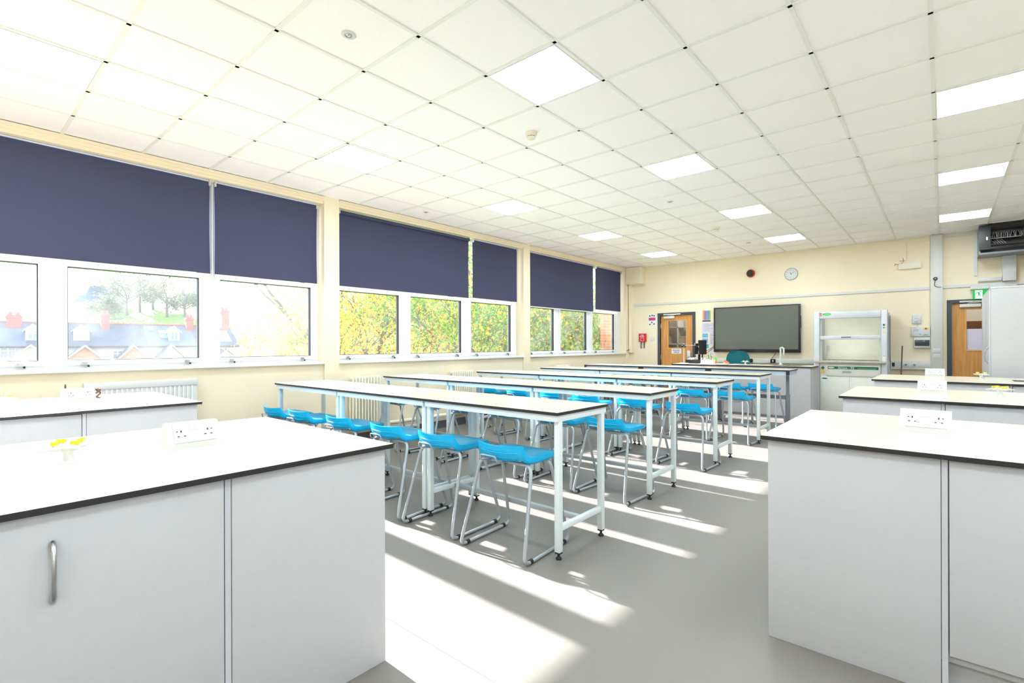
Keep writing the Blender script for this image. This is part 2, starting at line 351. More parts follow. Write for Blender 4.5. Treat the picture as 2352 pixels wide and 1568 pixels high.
# ------------------------------------------------------------------ blinds
def blind(y0, y1, zb, label, roller=False, chain=None):
    t = thing('roller_blind', (-6.1, y0, 2.1), label, 'blind', 'navy roller blinds')
    W = y1-y0; random.seed(int(y0*100)); nx, nz = 30, 8; vs = []; fs = []
    ph = random.random()*6
    for k in range(nz+1):
        for i in range(nx+1):
            u = i/nx; v = k/nz; d = .006*math.sin(u*9+ph)*(v)+.003*math.sin(u*23+ph*2)*v
            ed = .006*math.sin(v*math.pi)*(1 if i == 0 else -1 if i == nx else 0)
            vs.append((d, u*W+ed, 3.115-2.1-(3.115-zb)*v))
    n = len(vs); vs += [(x-.001, y, z) for x, y, z in vs]
    for k in range(nz):
        for i in range(nx):
            a = k*(nx+1)+i; q = (a, a+1, a+nx+2, a+nx+1); fs.append(q); fs.append(tuple(x+n for x in q[::-1]))
    MB().add(vs, fs, 0, True).build('fabric', 'blind', t, fix=False)
    MB().box((-.007, .004, zb-2.1-.012), (.008, W-.004, zb-2.1+.004)).build('bottom_bar', mat('cream bar', (226, 222, 206), .4), t)
    if roller: MB().cyl((.024, .012, .985), (.024, W-.012, .985), .024, 20).build('roller_tube', 'blind', t)
    else: MB().box((-.01, .01, 1.008), (.016, W-.01, 1.02)).build('head_rail', mat('pale blue rail', (206, 214, 238), .3), t)
    for y in (0.002, W-.012): MB().box((-.02, y, .965), (.035, y+.01, 1.024)).build('bracket', 'white', t)
    if chain:
        c = MB(); c.tube([(.03, W+.012, .98), (.03, W+.014, -chain), (.036, W+.02, -chain-.012), (.042, W+.014, -chain), (.042, W+.012, .98)], .0022, 5)
        c.build('pull_chain', 'beige', t)
    return t
blind(-.46, 1.992, 2.098, 'wide navy roller blind, first on the left edge of the picture', chain=.55)
blind(2.036, 3.236, 2.095, 'narrow navy roller blind left of the first wall pier')
blind(3.535, 5.955, 2.098, 'wide navy roller blind with its rolled tube showing, over the middle window', roller=True, chain=-.05)
blind(6.04, 7.225, 2.11, 'narrow navy roller blind just left of the second wall pier')
blind(7.535, 9.945, 2.06, 'wide navy roller blind over the farthest window', chain=-.02)
blind(10.045, 11.245, 2.12, 'narrow navy roller blind nearest the far corner')

# ------------------------------------------------------------------ radiators and pipe
def col_radiator(y0, W, label, n):
    t = thing('column_radiator', (-5.93, y0, .2), label, 'radiator', 'cream column radiators under the windows')
    b = MB()
    for i in range(n):
        y = (i+.5)*W/n; r = W/n*.36
        for dx in (-.035, .035): b.tube([(dx, y, .03), (dx, y, .66)], r, 8)
        b.box((-.05, y-r, .0), (.05, y+r, .045), bev=.012); b.box((-.05, y-r, .64), (.05, y+r, .69), bev=.012)
    b.build('radiator_columns', 'rad', t)
    MB().cyl((0, -.03, .03), (0, W+.03, .03), .016, 10).build('connector_pipe', 'rad', t)
    v = MB(); v.cyl((0, W+.03, .03), (0, W+.06, .03), .022, 12); v.cyl((0, W+.05, -.09), (0, W+.05, .03), .012, 8); v.build('valve', 'rad', t)
    for q in (.05, W-.08): MB().box((-.055, q, -.2), (-.02, q+.03, .6)).build('wall_bracket', 'rad', t)
    return t
col_radiator(3.60, .46, 'cream column radiator below the window beside the first pier', 10)
col_radiator(5.38, .47, 'cream column radiator behind the second row, farther along the window wall', 10)
col_radiator(8.2, .5, 'cream column radiator mostly hidden behind the third row of tables', 10)
t = thing('panel_radiator', (-5.93, .9, .2), 'white ribbed panel radiator behind the left rear bench', 'radiator')
b = MB(); b.box((-.02, 0, 0), (.02, .91, .76), bev=.008)
for i in range(22): b.box((.02, .03+i*.039, .06), (.028, .05+i*.039, .70), bev=.003)
b.build('radiator_panel', 'white', t)
MB().box((-.05, -.004, .70), (.03, .914, .768), bev=.004).build('top_grille', 'white', t)
for q in (.1, .78): MB().box((-.055, q, -.2), (-.02, q+.03, .7)).build('wall_bracket', 'white', t)
p = MB().cyl((-5.955, -4.4, .205), (-5.955, 11.2, .205), .03, 12)
for y in (0, 2.5, 5, 7.8, 10.4): p.box((-5.995, y, .19), (-5.955, y+.02, .22))
struct(p.build('trim_4', 'rad'))

# ------------------------------------------------------------------ lab tables
def make_table(W, D=.6, grey=False):
    t = thing('lab_table', (0, 0, 0), '', 'table'); H = .9; fm = 'greysteel' if grey else 'frame'
    b = MB(); b.box((.001, 0, H-.018), (W-.001, D, H), 1, top=0); b.box((.001, 0, H-.0185), (W-.001, D, H-.018), 1); b.build('tabletop', ['lam', 'black'], t)
    s = .038; i0 = .012; a = MB(); zt = H-.019; ah = .062 if grey else .04
    a.box((i0, i0, zt-ah), (W-i0, i0+.03, zt)); a.box((i0, D-i0-.03, zt-ah), (W-i0, D-i0, zt)); a.box((i0, i0+.03, zt-ah), (i0+.03, D-i0-.03, zt)); a.box((W-i0-.03, i0+.03, zt-ah), (W-i0, D-i0-.03, zt))
    a.build('apron_frame', mat('blue grey apron', (190, 200, 208), .4) if grey and 'apr' not in M else fm if not grey else M['apr'], t)
    if grey:
        c = MB()
        for x in (.001, W-.05): c.box((x, -.002, H-.075), (x+.049, .011, H-.019))
        c.build('corner_cap', 'black', t)
    if not grey:
        for x in (i0, W-i0-s):
            for y in (i0+.02, D-i0-.02-s):
                l = MB().box((x, y, .045), (x+s, y+s, zt-ah), bev=.003).build('leg', fm, t)
                f = MB(); f.box((x+.002, y+.002, .036), (x+s-.002, y+s-.002, .045)); f.cyl((x+s/2, y+s/2, .018), (x+s/2, y+s/2, .036), .008, 8); f.lathe((x+s/2, y+s/2, 0), [(.019, 0), (.019, .008), (.009, .018)], 14); f.build('foot', 'rubber', l)
            MB().box((x+.004, i0+.02+s, .17), (x+s-.004, D-i0-.02-s, .205), bev=.003).build('end_rail', fm, t)
        MB().box((i0+s, D/2-.018, .172), (W-i0-s, D/2+.018, .203), bev=.003).build('stretcher', mat('shade-darkened stretcher', (176, 184, 186), .4) if 'str' not in M else M['str'], t)
    else:
        for x in (.05, W-.12):
            l = MB(); l.box((x+.008, .29, .5), (x+.052, .33, zt-ah)); l.box((x, .28, .045), (x+.06, .34, .5), bev=.004); l = l.build('leg', fm, t)
            MB().box((x+.002, .03, .012), (x+.058, D-.03, .05), bev=.004).build('foot_beam', fm, t)
            for y in (.06, D-.08): MB().cyl((x+.03, y, 0), (x+.03, y, .013), .02, 12).build('foot', 'rubber', l)
        MB().box((.11, .295, .42), (W-.12, .325, .48)).build('stretcher', fm, t)
        MB().box((.11, .3, .12), (W-.12, .32, .15)).build('stretcher', fm, t)
    return t
M['apr'] = mat('blue grey apron', (184, 196, 206), .4); M['str'] = mat('shade-darkened stretcher', (172, 180, 182), .4)  # stretcher: frame white darkened to carry the shade under the table
ROWS = [(2.44, -5.53, -1.745), (3.90, -5.62, -1.845), (5.47, -5.44, -1.83), (7.05, -5.42, -1.805), (8.62, -5.5, -1.785)]
RN = ['nearest', 'second', 'third', 'fourth', 'farthest']
for r, (y, xa, xb) in enumerate(ROWS):
    W = (xb-xa)/3; proto = None
    for k in range(3):
        lab = '%s lab table with cream top, %s of the %s row' % ('grey height-adjustable' if r == 4 else 'white-framed', ['window end', 'middle', 'aisle end'][k], RN[r])
        grp = 'lab tables in the %s row' % RN[r]
        if proto is None: proto = make_table(W, grey=(r == 4)); proto.location = (xa, y, 0); proto['label'] = lab; proto['group'] = grp
        else: copytree(proto, (xa+k*W, y, 0), 0, lab, grp)

# ------------------------------------------------------------------ stools
def make_stool():
    t = thing('lab_stool', (0, 0, 0), '', 'stool')
    # seat: profile from back lip to front
    prof = [(-.170, .690, .178), (-.163, .690, .180), (-.150, .668, .183), (-.136, .642, .187), (-.115, .625, .191), (-.085, .616, .195), (-.04, .613, .2), (.02, .614, .206), (.08, .617, .212), (.13, .618, .215), (.16, .616, .214), (.175, .609, .21), (.180, .600, .206)]
    nx = 14; vs = []; fs = []; K = len(prof)
    for k, (y, z, w_) in enumerate(prof):
        for i in range(nx+1):
            s = 2*i/nx-1; lip = max(0, 1-k/5)
            yy = y-.046*(1-s*s)*lip+(.014*(1-s*s) if k > 8 else 0)*(k-8)/4
            zz = z-.013*(1-s*s)*(1 if 3 < k < 10 else .3)-.008*(s*s)**4*(0 if k < 4 else 1) - .006*(1-s*s)*lip
            vs.append((s*w_, yy, zz))
    for k in range(K-1):
        for i in range(nx): a = k*(nx+1)+i; fs.append((a, a+1, a+nx+2, a+nx+1))
    b = MB(); 
    # perimeter skirt
    per = [i for i in range(nx+1)]+[k*(nx+1)+nx for k in range(1, K)]+[(K-1)*(nx+1)+i for i in range(nx-1, -1, -1)]+[k*(nx+1) for k in range(K-2, 0, -1)]
    base = len(vs); P = len(per)
    bot = [(-.150, .598), (-.150, .592), (-.140, .583), (-.128, .576), (-.108, .570), (-.08, .566), (-.04, .565), (.02, .567), (.08, .571), (.13, .576), (.158, .58), (.168, .582), (.172, .584)]
    def low(idx):
        k, i = divmod(idx, nx+1); s = 2*i/nx-1; x, y, z = vs[idx]; by, bz = bot[k]
        if k == 0: return (x*.96, by-.034*(1-s*s), bz-.012*(1-s*s))
        if k == K-1: return (x*.98, by+.010*(1-s*s), bz)
        return (x*.985, by, bz)
    mid = []
    for idx in per:
        l = Vector(low(idx)); u = Vector(vs[idx]); m_ = u.lerp(l, .5); k, i = divmod(idx, nx+1)
        if k == 0: m_ += Vector((0, -.006, 0))
        elif 0 < k < K-1: m_ += Vector((.004 if i else -.004, 0, 0))
        mid.append(tuple(m_))
    vs += mid; vs += [low(idx) for idx in per]
    dup = len(vs); vs += [vs[i_] for i_ in per]
    for q in range(P):
        q2 = (q+1) % P; fs.append((dup+q, dup+q2, base+q2, base+q)); fs.append((base+q, base+q2, base+P+q2, base+P+q))
    # underside
    cen = len(vs); vs.append((0, 0, .572))
    for q in range(P): fs.append((base+P+q, base+P+(q+1) % P, cen))
    b.add(vs, fs, 0, True); seat = b.build('seat', 'cyan', t)
    rb = MB()
    for z, yo in ((.640, -.212), (.610, -.198)):
        rb.tube([(x*.16, yo+.044*x*x, z) for x in [q/6-1 for q in range(13)]], .0035, 5)
    rb.build('rib', 'cyan', seat)
    for s in (-1, 1):
        path = fillet([(s*.02, -.10, .562), (s*.205, -.105, .56), (s*.256, -.255, .0125), (s*.252, .262, .0125), (s*.2, .105, .562), (s*.02, .10, .564)], .055, 6)
        fr = MB().tube(path, .0115, 8).build('side_frame', 'silver', t)
        c = MB()
        for y in (-.185, .19): c.cyl((s*.254, y-.012, .0145), (s*.254, y+.012, .0145), .0145, 10)
        c.build('glide', 'rubber', fr)
    u = MB(); 
    for x in (-.1, .1): u.tube([(x, -.105, .558), (x, .105, .562)], .007, 6)
    u.tube(fillet([(.10, -.01, .555), (.07, -.01, .53), (-.05, -.01, .53), (-.08, -.01, .555)], .012, 3), .0045, 6)
    u.build('seat_bracket', 'silver', t)
    h = MB().tube(fillet([(-.115, -.10, .560), (-.12, -.205, .575), (-.12, -.212, .612), (.005, -.214, .612), (.012, -.206, .575), (.015, -.10, .560)], .02, 4), .0052, 6)
    h.build('hook_loop', 'silver', t)
    return t
ST = [ # centre x, lip y per row
 ([-5.17, -4.68, -4.02, -3.32, -2.74, -2.13], [2.25, 2.28, 2.31, 2.31, 2.33, 2.335]),
 ([-5.27, -4.63, -3.95, -3.41, -2.76, -2.185], [3.76, 3.77, 3.74, 3.76, 3.75, 3.735]),
 ([-5.20, -4.56, -3.87, -3.32, -2.70, -2.10], [5.42, 5.37, 5.26, 5.2, 5.235, 5.21]),
 ([-5.1, -4.5, -3.9, -3.28, -2.675, -2.125], [6.95, 6.95, 6.93, 6.9, 6.89, 6.905]),
 ([-4.9, -4.3, -3.72, -3.2, -2.62, -2.17], [8.5, 8.5, 8.48, 8.46, 8.40, 8.50])]
ordn = ['nearest the window', 'second from the window', 'third from the window', 'third from the aisle', 'second from the aisle', 'at the aisle end']
random.seed(5); stool = None
for r, (xs, ys) in enumerate(ST):
    for k, (x, y) in enumerate(zip(xs, ys)):
        lab = 'cyan plastic stool on silver sled legs, %s in the %s row' % (ordn[k], RN[r]); grp = 'cyan stools at the %s row of tables' % RN[r]
        rz = R(random.uniform(-4, 4))
        if stool is None: stool = make_stool(); stool.location = (x, y+.165, 0); stool.rotation_euler.z = rz; stool['label'] = lab; stool['group'] = grp
        else: copytree(stool, (x, y+.165, 0), rz, lab, grp)

# ------------------------------------------------------------------ lab benches (cupboard runs)
def bench(name, loc, L, D, label, split, rz=0, toe=.155, handle=None, flip=False, over=.025):
    """local: run along +x from 0 to L, front face at y=0; top at z=.9"""
    t = thing('lab_bench', loc, label, 'lab bench', rz=rz)
    b = MB(); b.box((0, 0, .882), (L, D, .9), 1, top=0, bev=0); b.build('worktop', ['lam', 'black'], t)
    o = over; H = .881
    MB().box((o, o+.02, 0), (o+.022, D-o-.02, H)).build('end_panel', 'bench', t)
    MB().box((o, o, 0), (split-.018, o+.02, H), bev=.001).build('front_panel', 'bench', t)
    MB().box((split-.016, o+.004, 0), (split+.002, o+.02, H)).build('filler_strip', 'trim', t)
    MB().box((o+.022, o+.03, .12), (L-.01, D-o-.03, H)).build('carcass', 'bench', t)
    MB().box((split, o+.07, 0), (L-.01, D-o-.07, .12)).build('plinth', 'bench', t)
    MB().box((o, D-o-.02, 0), (L-.01, D-o, H)).build('back_panel', 'bench', t)
    x = split+.006; dw = .62; n = 0
    while x < L-.1:
        x1 = min(x+dw, L-.012); d = MB().box((x, o, toe), (x1-.004, o+.02, H-.004), bev=.0015).build('door', 'bench', t)
        if handle is not None:
            hx = x+handle if n % 2 == 0 else x1-.1
            hb = MB().tube([(hx, o-.002+0, .645), (hx, o-.016, .66), (hx, o-.026, .69), (hx, o-.030, .725), (hx, o-.026, .76), (hx, o-.016, .79), (hx, o-.002, .80)], [.007, .0075, .006, .0055, .006, .0075, .007], 10)
            hb.build('handle', 'chrome', d)
        x = x1; n += 1
    if flip:
        for c in t.children_recursive:
            for v in c.data.vertices: v.co.x = L-v.co.x
            c.data.flip_normals()
    return t
# right-hand runs, front faces the camera
bench('r', (-.62, 2.425, 0), 3.3, 1.14, 'pale grey lab bench at the right edge, nearest of the three right-hand benches', .632, handle=.5)
bench('r', (-.62, 4.655, 0), 3.3, 1.21, 'pale grey lab bench on the right, middle of the three right-hand benches', .63, handle=.5)
bench('r', (-.62, 7.06, 0), 3.3, 1.22, 'pale grey lab bench on the right with inset sink, farthest of the three', 1.15, handle=.5)
# left-hand runs: along -y, front faces +x  (rotate -90: local x -> -y, local y -> -x)
bench('l', (-1.73, -1.95, 0), 3.2, 1.22, 'large pale grey lab bench in the left foreground with a bowed silver handle', .632, rz=R(90), handle=.41, flip=True)
bench('l', (-4.1, -1.915, 0), 3.2, 1.26, 'pale lab bench at the left edge, behind the foreground bench by the radiator', .665, rz=R(90), handle=.41, flip=True)

# ------------------------------------------------------------------ desk-top socket boxes and gas taps
def make_socket():
    t = thing('socket_box', (0, 0, 0), '', 'socket')   # width along x, face toward -y, base z=0
    b = MB(); b.prism([(-.065, 0), (.065, 0), (.065, .02), (.022, .096), (.012, .1), (-.012, .1), (-.022, .096), (-.065, .02)], 'x', -.092, .092); b.build('housing', 'white', t)
    import math as m_
    # face plate lies in the plane from (-.065,.02) to (-.022,.096)
    d = Vector((0, .043, .076)).normalized(); nrm = Vector((0, -.076, .043)).normalized(); c0 = Vector((0, -.0435, .058)); X = Vector((1, 0, 0))
    def P(u, v, h): return c0+X*u+d*v+nrm*h
    def slab(u0, v0, u1, v1, h0, h1, mb, mi=0):
        vs = [P(u0,v0,h0),P(u1,v0,h0),P(u1,v1,h0),P(u0,v1,h0),P(u0,v0,h1),P(u1,v0,h1),P(u1,v1,h1),P(u0,v1,h1)]
        mb.add(vs, [(0,3,2,1),(4,5,6,7),(0,1,5,4),(1,2,6,5),(2,3,7,6),(3,0,4,7)], mi)
    p_ = MB(); slab(-.073, -.038, .073, .038, .0005, .006, p_); pl = p_.build('face_plate', 'white', t)
    s = MB()
    for q in (-1, 1):
        cxx = q*.047
        slab(cxx-.0025, .004, cxx+.0025, .013, .006, .0066, s); slab(cxx-.015, -.014, cxx-.007, -.010, .006, .0066, s); slab(cxx+.007, -.014, cxx+.015, -.010, .006, .0066, s); slab(cxx+q*.014-.003, .007, cxx+q*.014+.003, .011, .006, .0066, s, 1)
    s.build('pin_holes', ['ink', 'brown'], pl)
    sw = MB(); slab(-.016, .012, -.002, .030, .006, .009, sw); slab(.002, .012, .016, .030, .006, .009, sw); sw.build('switch', 'white', pl)
    return t
so = make_socket()
SOCK = [((-2.335, .69, .9), R(90), 'white angled twin socket box on the left foreground bench'),
        ((-4.83, .70, .9), R(90), 'white angled twin socket box on the left rear bench with plugs behind it'),
        ((-.06, 3.02, .9), R(0), 'white angled twin socket box on the nearest right-hand bench'),
        ((-.065, 5.39, .9), R(0), 'white angled twin socket box on the middle right-hand bench'),
        ((-.07, 8.03, .9), R(0), 'white angled twin socket box on the farthest right-hand bench')]
for k, (l, rz, lab) in enumerate(SOCK):
    if k == 0: so.location = l; so.rotation_euler.z = rz; so['label'] = lab; so['group'] = 'bench socket boxes'
    else: copytree(so, l, rz, lab, 'bench socket boxes')
def make_tap():
    t = thing('gas_tap', (0, 0, 0), '', 'gas tap')
    b = MB(); b.lathe((0, 0, 0), [(.034, 0), (.034, .006), (.022, .012), (.017, .022), (.0165, .045), (.022, .06), (.03, .066), (.028, .078), (.012, .084)], 24); b.build('column', 'white', t)
    for a in (20, 110, 200, 290):
        c, s = math.cos(R(a)), math.sin(R(a)); d = Vector((c, s, 0)); a0 = d*.02+Vector((0, 0, .07)); a1 = d*.055+Vector((0, 0, .072)); 
        n = MB(); n.tube([a0, a1], [.012, .012], 12); n.tube([a1, a1+d*.008, d*.098+Vector((0, 0, .068))], [.012, .008, .0028], 12); n.tube([d*.045+Vector((0, 0, .075)), d*.045+Vector((0, 0, .088))], .009, 12); nz = n.build('nozzle', 'white', t)
        k = MB(); p0 = d*.045; pe = Vector((-s, c, 0)); k.box((-.016, -.007, 0), (.016, .007, .016), bev=.003); ko = k.build('lever', 'yellow', nz); ko.location = (p0.x, p0.y, .087); ko.rotation_euler.z = R(a+35)
    return t
tp = make_tap()
tp.scale = (.88, .88, .78)
TAPS = [((-2.325, .31, .9), 'white bench gas tap with yellow levers on the left foreground bench'),
        ((-4.83, .31, .9), 'gas tap with yellow levers at the left edge on the left rear bench'),
        ((.34, 3.0, .9), 'gas tap with yellow levers on the nearest right-hand bench, beyond the picture edge'),
        ((.335, 5.35, .9), 'white gas tap with yellow levers on the middle right-hand bench'),
        ((.335, 7.79, .9), 'white gas tap with yellow levers on the farthest right-hand bench'),
        ((-2.97, 10.55, .9), 'small gas tap with yellow levers on the teacher bench by the teal chair')]
for k, (l, lab) in enumerate(TAPS):
    if k == 0: tp.location = l; tp['label'] = lab; tp['group'] = 'gas taps'
    elif k == 2: continue
    else: copytree(tp, l, R(30*k), lab, 'gas taps')
# plugs behind the left rear socket
t = thing('plug', (-4.92, .64, .9), 'brown plug top standing behind the left rear socket box', 'plug')
MB().lathe((0, 0, 0), [(.014, 0), (.012, .06), (.006, .075), (.006, .1), (.004, .125)], 12).build('plug_body', 'brown', t)
t = thing('coiled_cable', (-4.93, .80, .9), 'coiled brown cable lying behind the left rear socket box', 'cable')
MB().tube([(.035*math.cos(a*.5)*(1-.01*a), .045*math.sin(a*.5), .045+.035*math.sin(a*.31)) for a in range(0, 44)], .005, 6).build('cable_loops', 'brown', t)
t = thing('bench_sink', (.74, 7.66, .9), 'black inset sink in the farthest right-hand bench', 'sink')
b = MB(); b.box((-.16, -.12, 0), (.16, .12, .003)); b.build('sink_rim', 'black', t)

# ------------------------------------------------------------------ teacher bench
t = thing('teacher_bench', (-4.31, 10.12, 0), 'pale teacher bench with black-edged top in front of the wall screen', 'lab bench')
W, D = 2.56, .75
MB().box((0, 0, .878), (W, D, .9), 1, top=0).build('worktop', ['lam', 'black'], t)
MB().box((.02, .02, 0), (W-.05, .04, .877)).build('front_panel', 'bench', t)
MB().box((W-.05, .02, 0), (W-.02, D-.02, .877)).build('end_panel', 'bench', t)
MB().box((.02, .04, 0), (.04, D-.02, .877)).build('end_panel', 'bench', t)
MB().box((W-.95, .25, .3), (W-.05, D-.02, .877)).build('carcass', 'bench', t)
for x in (.85, 1.68): MB().box((x, .018, 0), (x+.004, .0195, .877)).build('panel_joint', 'trim', t)
t = thing('sink_bowl', (-2.25, 10.5, .9), 'black sink inset in the teacher bench below the white swan tap', 'sink')
MB().box((-.2, -.12, 0), (.28, .14, .003)).build('sink_rim', 'black', t)
t = thing('swan_tap', (-2.36, 10.66, .9), 'white swan neck laboratory tap on the teacher bench', 'tap')
b = MB(); b.lathe((0, 0, 0), [(.036, 0), (.034, .012), (.02, .03), (.018, .05)], 16); b.tube(fillet([(0, 0, .04), (0, 0, .33), (.035, -.015, .34), (.058, -.02, .32), (.058, -.02, .24)], .04, 6), [.018]*6+[.016]*17, 12); b.build('tap_body', 'white', t)
b = MB(); b.tube([(.058, -.02, .27), (.058, -.02, .20), (.058, -.02, .17)], [.018, .012, .006], 10); b.build('nozzle', 'white', t)
MB().tube([(.03, -.01, .345), (.075, -.025, .35)], .008, 8).build('lever', 'teal', t)
# desk behind, monitors, clutter
t = thing('computer_desk', (-4.25, 10.9, 0), 'white computer desk behind the teacher bench carrying the monitors', 'desk')
MB().box((0, 0, .86), (1.35, .6, .885)).build('desktop', 'lam', t)
for x in (.02, 1.29):
    for y in (.03, .53): MB().box((x, y, 0), (x+.04, y+.04, .86)).build('leg', 'frame', t)
def monitor(loc, rz, w_, h_, label):
    t = thing('monitor', loc, label, 'monitor', 'black monitors on the desk', rz=rz)
    MB().box((-w_/2, -.015, .2), (w_/2, .015, .2+h_), bev=.004).build('display', 'rubber', t)
    MB().box((-.02, .0, .01), (.02, .03, .22)).build('stand_neck', 'rubber', t)
    MB().lathe((0, 0, 0), [(.09, 0), (.09, .008), (.03, .014)], 20).build('base', 'rubber', t); return t
monitor((-3.98, 11.0, .885), R(66), .22, .31, 'tall black monitor turned side-on at the left of the desk')
monitor((-4.12, 11.22, .885), R(60), .26, .24, 'smaller black monitor behind the side-on monitor')
t = thing('cable_tray', (-4.02, 10.55, .9), 'black wire tray heaped with white cables on the teacher bench', 'tray')
b = MB(); b.box((-.12, -.09, 0), (.12, .09, .01)); b.box((-.12, -.09, .01), (-.11, .09, .08)); b.box((.11, -.09, .01), (.12, .09, .08)); b.box((-.11, -.09, .01), (.11, -.08, .08)); b.box((-.11, .08, .01), (.11, .09, .08)); b.build('tray', 'rubber', t)
random.seed(3)
b = MB()
for k in range(9): b.tube([(random.uniform(-.09, .09), random.uniform(-.07, .07), random.uniform(.04, .13)) for q in range(6)], .004, 5)
tag(b.build('cable', 'white', t), None)
t = thing('pen_pot', (-3.72, 10.72, .9), 'grey wire pen pot of pens and markers on the teacher bench', 'pen pot')
MB().lathe((0, 0, 0), [(.035, 0), (.038, .09), (.034, .09), (.03, .01)], 16).build('pot', 'greysteel', t)
for k, c in enumerate(['red', 'penG', 'rubber', 'green', 'penG']):
    a = k*1.3; MB().cyl((.015*math.cos(a), .015*math.sin(a), .01), (.04*math.cos(a), .03*math.sin(a), .16+.01*k), .005, 8).build('pen', c, t)
t = thing('glass_jar', (-3.86, 10.70, .9), 'clear glass jar beside the pen pot', 'jar')
MB().lathe((0, 0, 0), [(.04, 0), (.042, .12), (.038, .12), (.036, .01)], 18).build('jar_body', 'clear', t)
t = thing('toy_bottle', (-3.60, 10.70, .9), 'small orange and green bottle on the teacher bench', 'bottle')
MB().lathe((0, 0, 0), [(.025, 0), (.027, .05), (.015, .075)], 14).build('body', 'orange', t)
MB().lathe((0, 0, .076), [(.02, 0), (.026, .025), (.01, .055)], 14).build('cap', 'penG', t)
t = thing('tissue_bundle', (-3.47, 10.95, .885), 'crumpled orange cloth on the desk left of the teal chair', 'cloth')
random.seed(8); bm_ = MB(); bm_.lathe((0, 0, 0), [(.07, 0), (.06, .03), (.045, .05), (.015, .07)], 12); bm_.v = [(x+random.uniform(-.012, .012), y+random.uniform(-.012, .012), max(0, z+random.uniform(-.008, .008))) for x, y, z in bm_.v]; bm_.build('folds', mat('salmon cloth', (226, 140, 100), .8), t)
t = thing('paper_tent', (-3.66, 10.42, .9), 'white folded card box on the front of the teacher bench', 'card box')
MB().prism([(-.05, 0), (.05, 0), (.03, .085), (-.03, .085)], 'x', -.12, .12).build('card_body', 'white', t)
t = thing('retort_stand', (-4.17, 10.45, .9), 'thin white retort stand with a camera arm on the teacher bench', 'stand')
MB().box((-.07, -.06, 0), (.11, .06, .012), bev=.003).build('base', 'white', t)
MB().cyl((0, 0, .012), (0, 0, .43), .006, 10).build('rod', 'silver', t)
MB().cyl((-.06, 0, .385), (.26, 0, .385), .005, 8).build('arm', 'silver', t)
b = MB(); b.cyl((.26, -.02, .375), (.26, .02, .375), .018, 12); b.box((-.012, -.012, .37), (.012, .012, .40)); b.build('camera_head', 'rubber', t)
b = MB(); b.tube([(.25, 0, .375), (.19, .01, .30), (.17, .01, .17), (.02, .01, .10), (-.03, .01, .05), (.03, -.02, .015), (.2, -.04, .008)], .003, 6); b.build('cable', 'rubber', t)
t = thing('door_access_box', (-4.49, 11.535, 1.0), 'tall white push-pad lock plate at the left door edge', 'lock plate')
MB().box((-.03, -.02, -.16), (.045, 0, .16), bev=.003).build('plate', 'white', t); MB().cyl((.008, -.035, 0), (.008, -.02, 0), .028, 16).build('knob', 'silver', t)
# chair
t = thing('office_chair', (-3.28, 11.1, 0), 'teal fabric office chair behind the teacher bench', 'chair')
vs = []; fs = []; n = 12
for k in range(9):
    v = k/8; z = .62+.54*v; hw = .235*(1-.62*max(0, v-.45)**1.9*2.2) if v < 1 else .05
    hw = [.19, .222, .235, .238, .236, .228, .208, .165, .085][k]; z = [.62, .68, .76, .84, .92, 1.0, 1.08, 1.135, 1.165][k]
    for i in range(n+1): s = 2*i/n-1; vs.append((s*hw, -.06*s*s*0+.05*(1-s*s), z))
m0 = len(vs); vs += [(x, y+.06, z) for x, y, z in vs]
for k in range(8):
    for i in range(n): a = k*(n+1)+i; fs += [(a, a+1, a+n+2, a+n+1), (m0+a, m0+a+n+1, m0+a+n+2, m0+a+1)]
ring = list(range(n+1))+[k*(n+1)+n for k in range(1, 9)]+[8*(n+1)+i for i in range(n-1, -1, -1)]+[k*(n+1) for k in range(7, 0, -1)]
for q in range(len(ring)): a, b_ = ring[q], ring[(q+1) % len(ring)]; fs.append((a, b_, m0+b_, m0+a))
MB().add(vs, fs, 0, True).build('backrest', 'teal', t)
MB().box((-.24, -.32, .46), (.24, .12, .54), bev=.03).build('seat', 'teal', t)
b = MB(); b.cyl((0, -.1, .08), (0, -.1, .46), .03, 12); b.tube([(0, 0, .47), (0, .16, .5), (0, .14, .75)], .015, 8); b.build('pillar', 'rubber', t)
for k in range(5):
    a = R(72*k+18); l = MB().tube([(0, -.1, .11), (.28*math.cos(a), -.1+.28*math.sin(a), .075)], .018, 8).build('leg', 'rubber', t); MB().cyl((.28*math.cos(a)-.015, -.1+.28*math.sin(a), .03), (.28*math.cos(a)+.015, -.1+.28*math.sin(a), .03), .03, 12).build('castor', 'rubber', l)

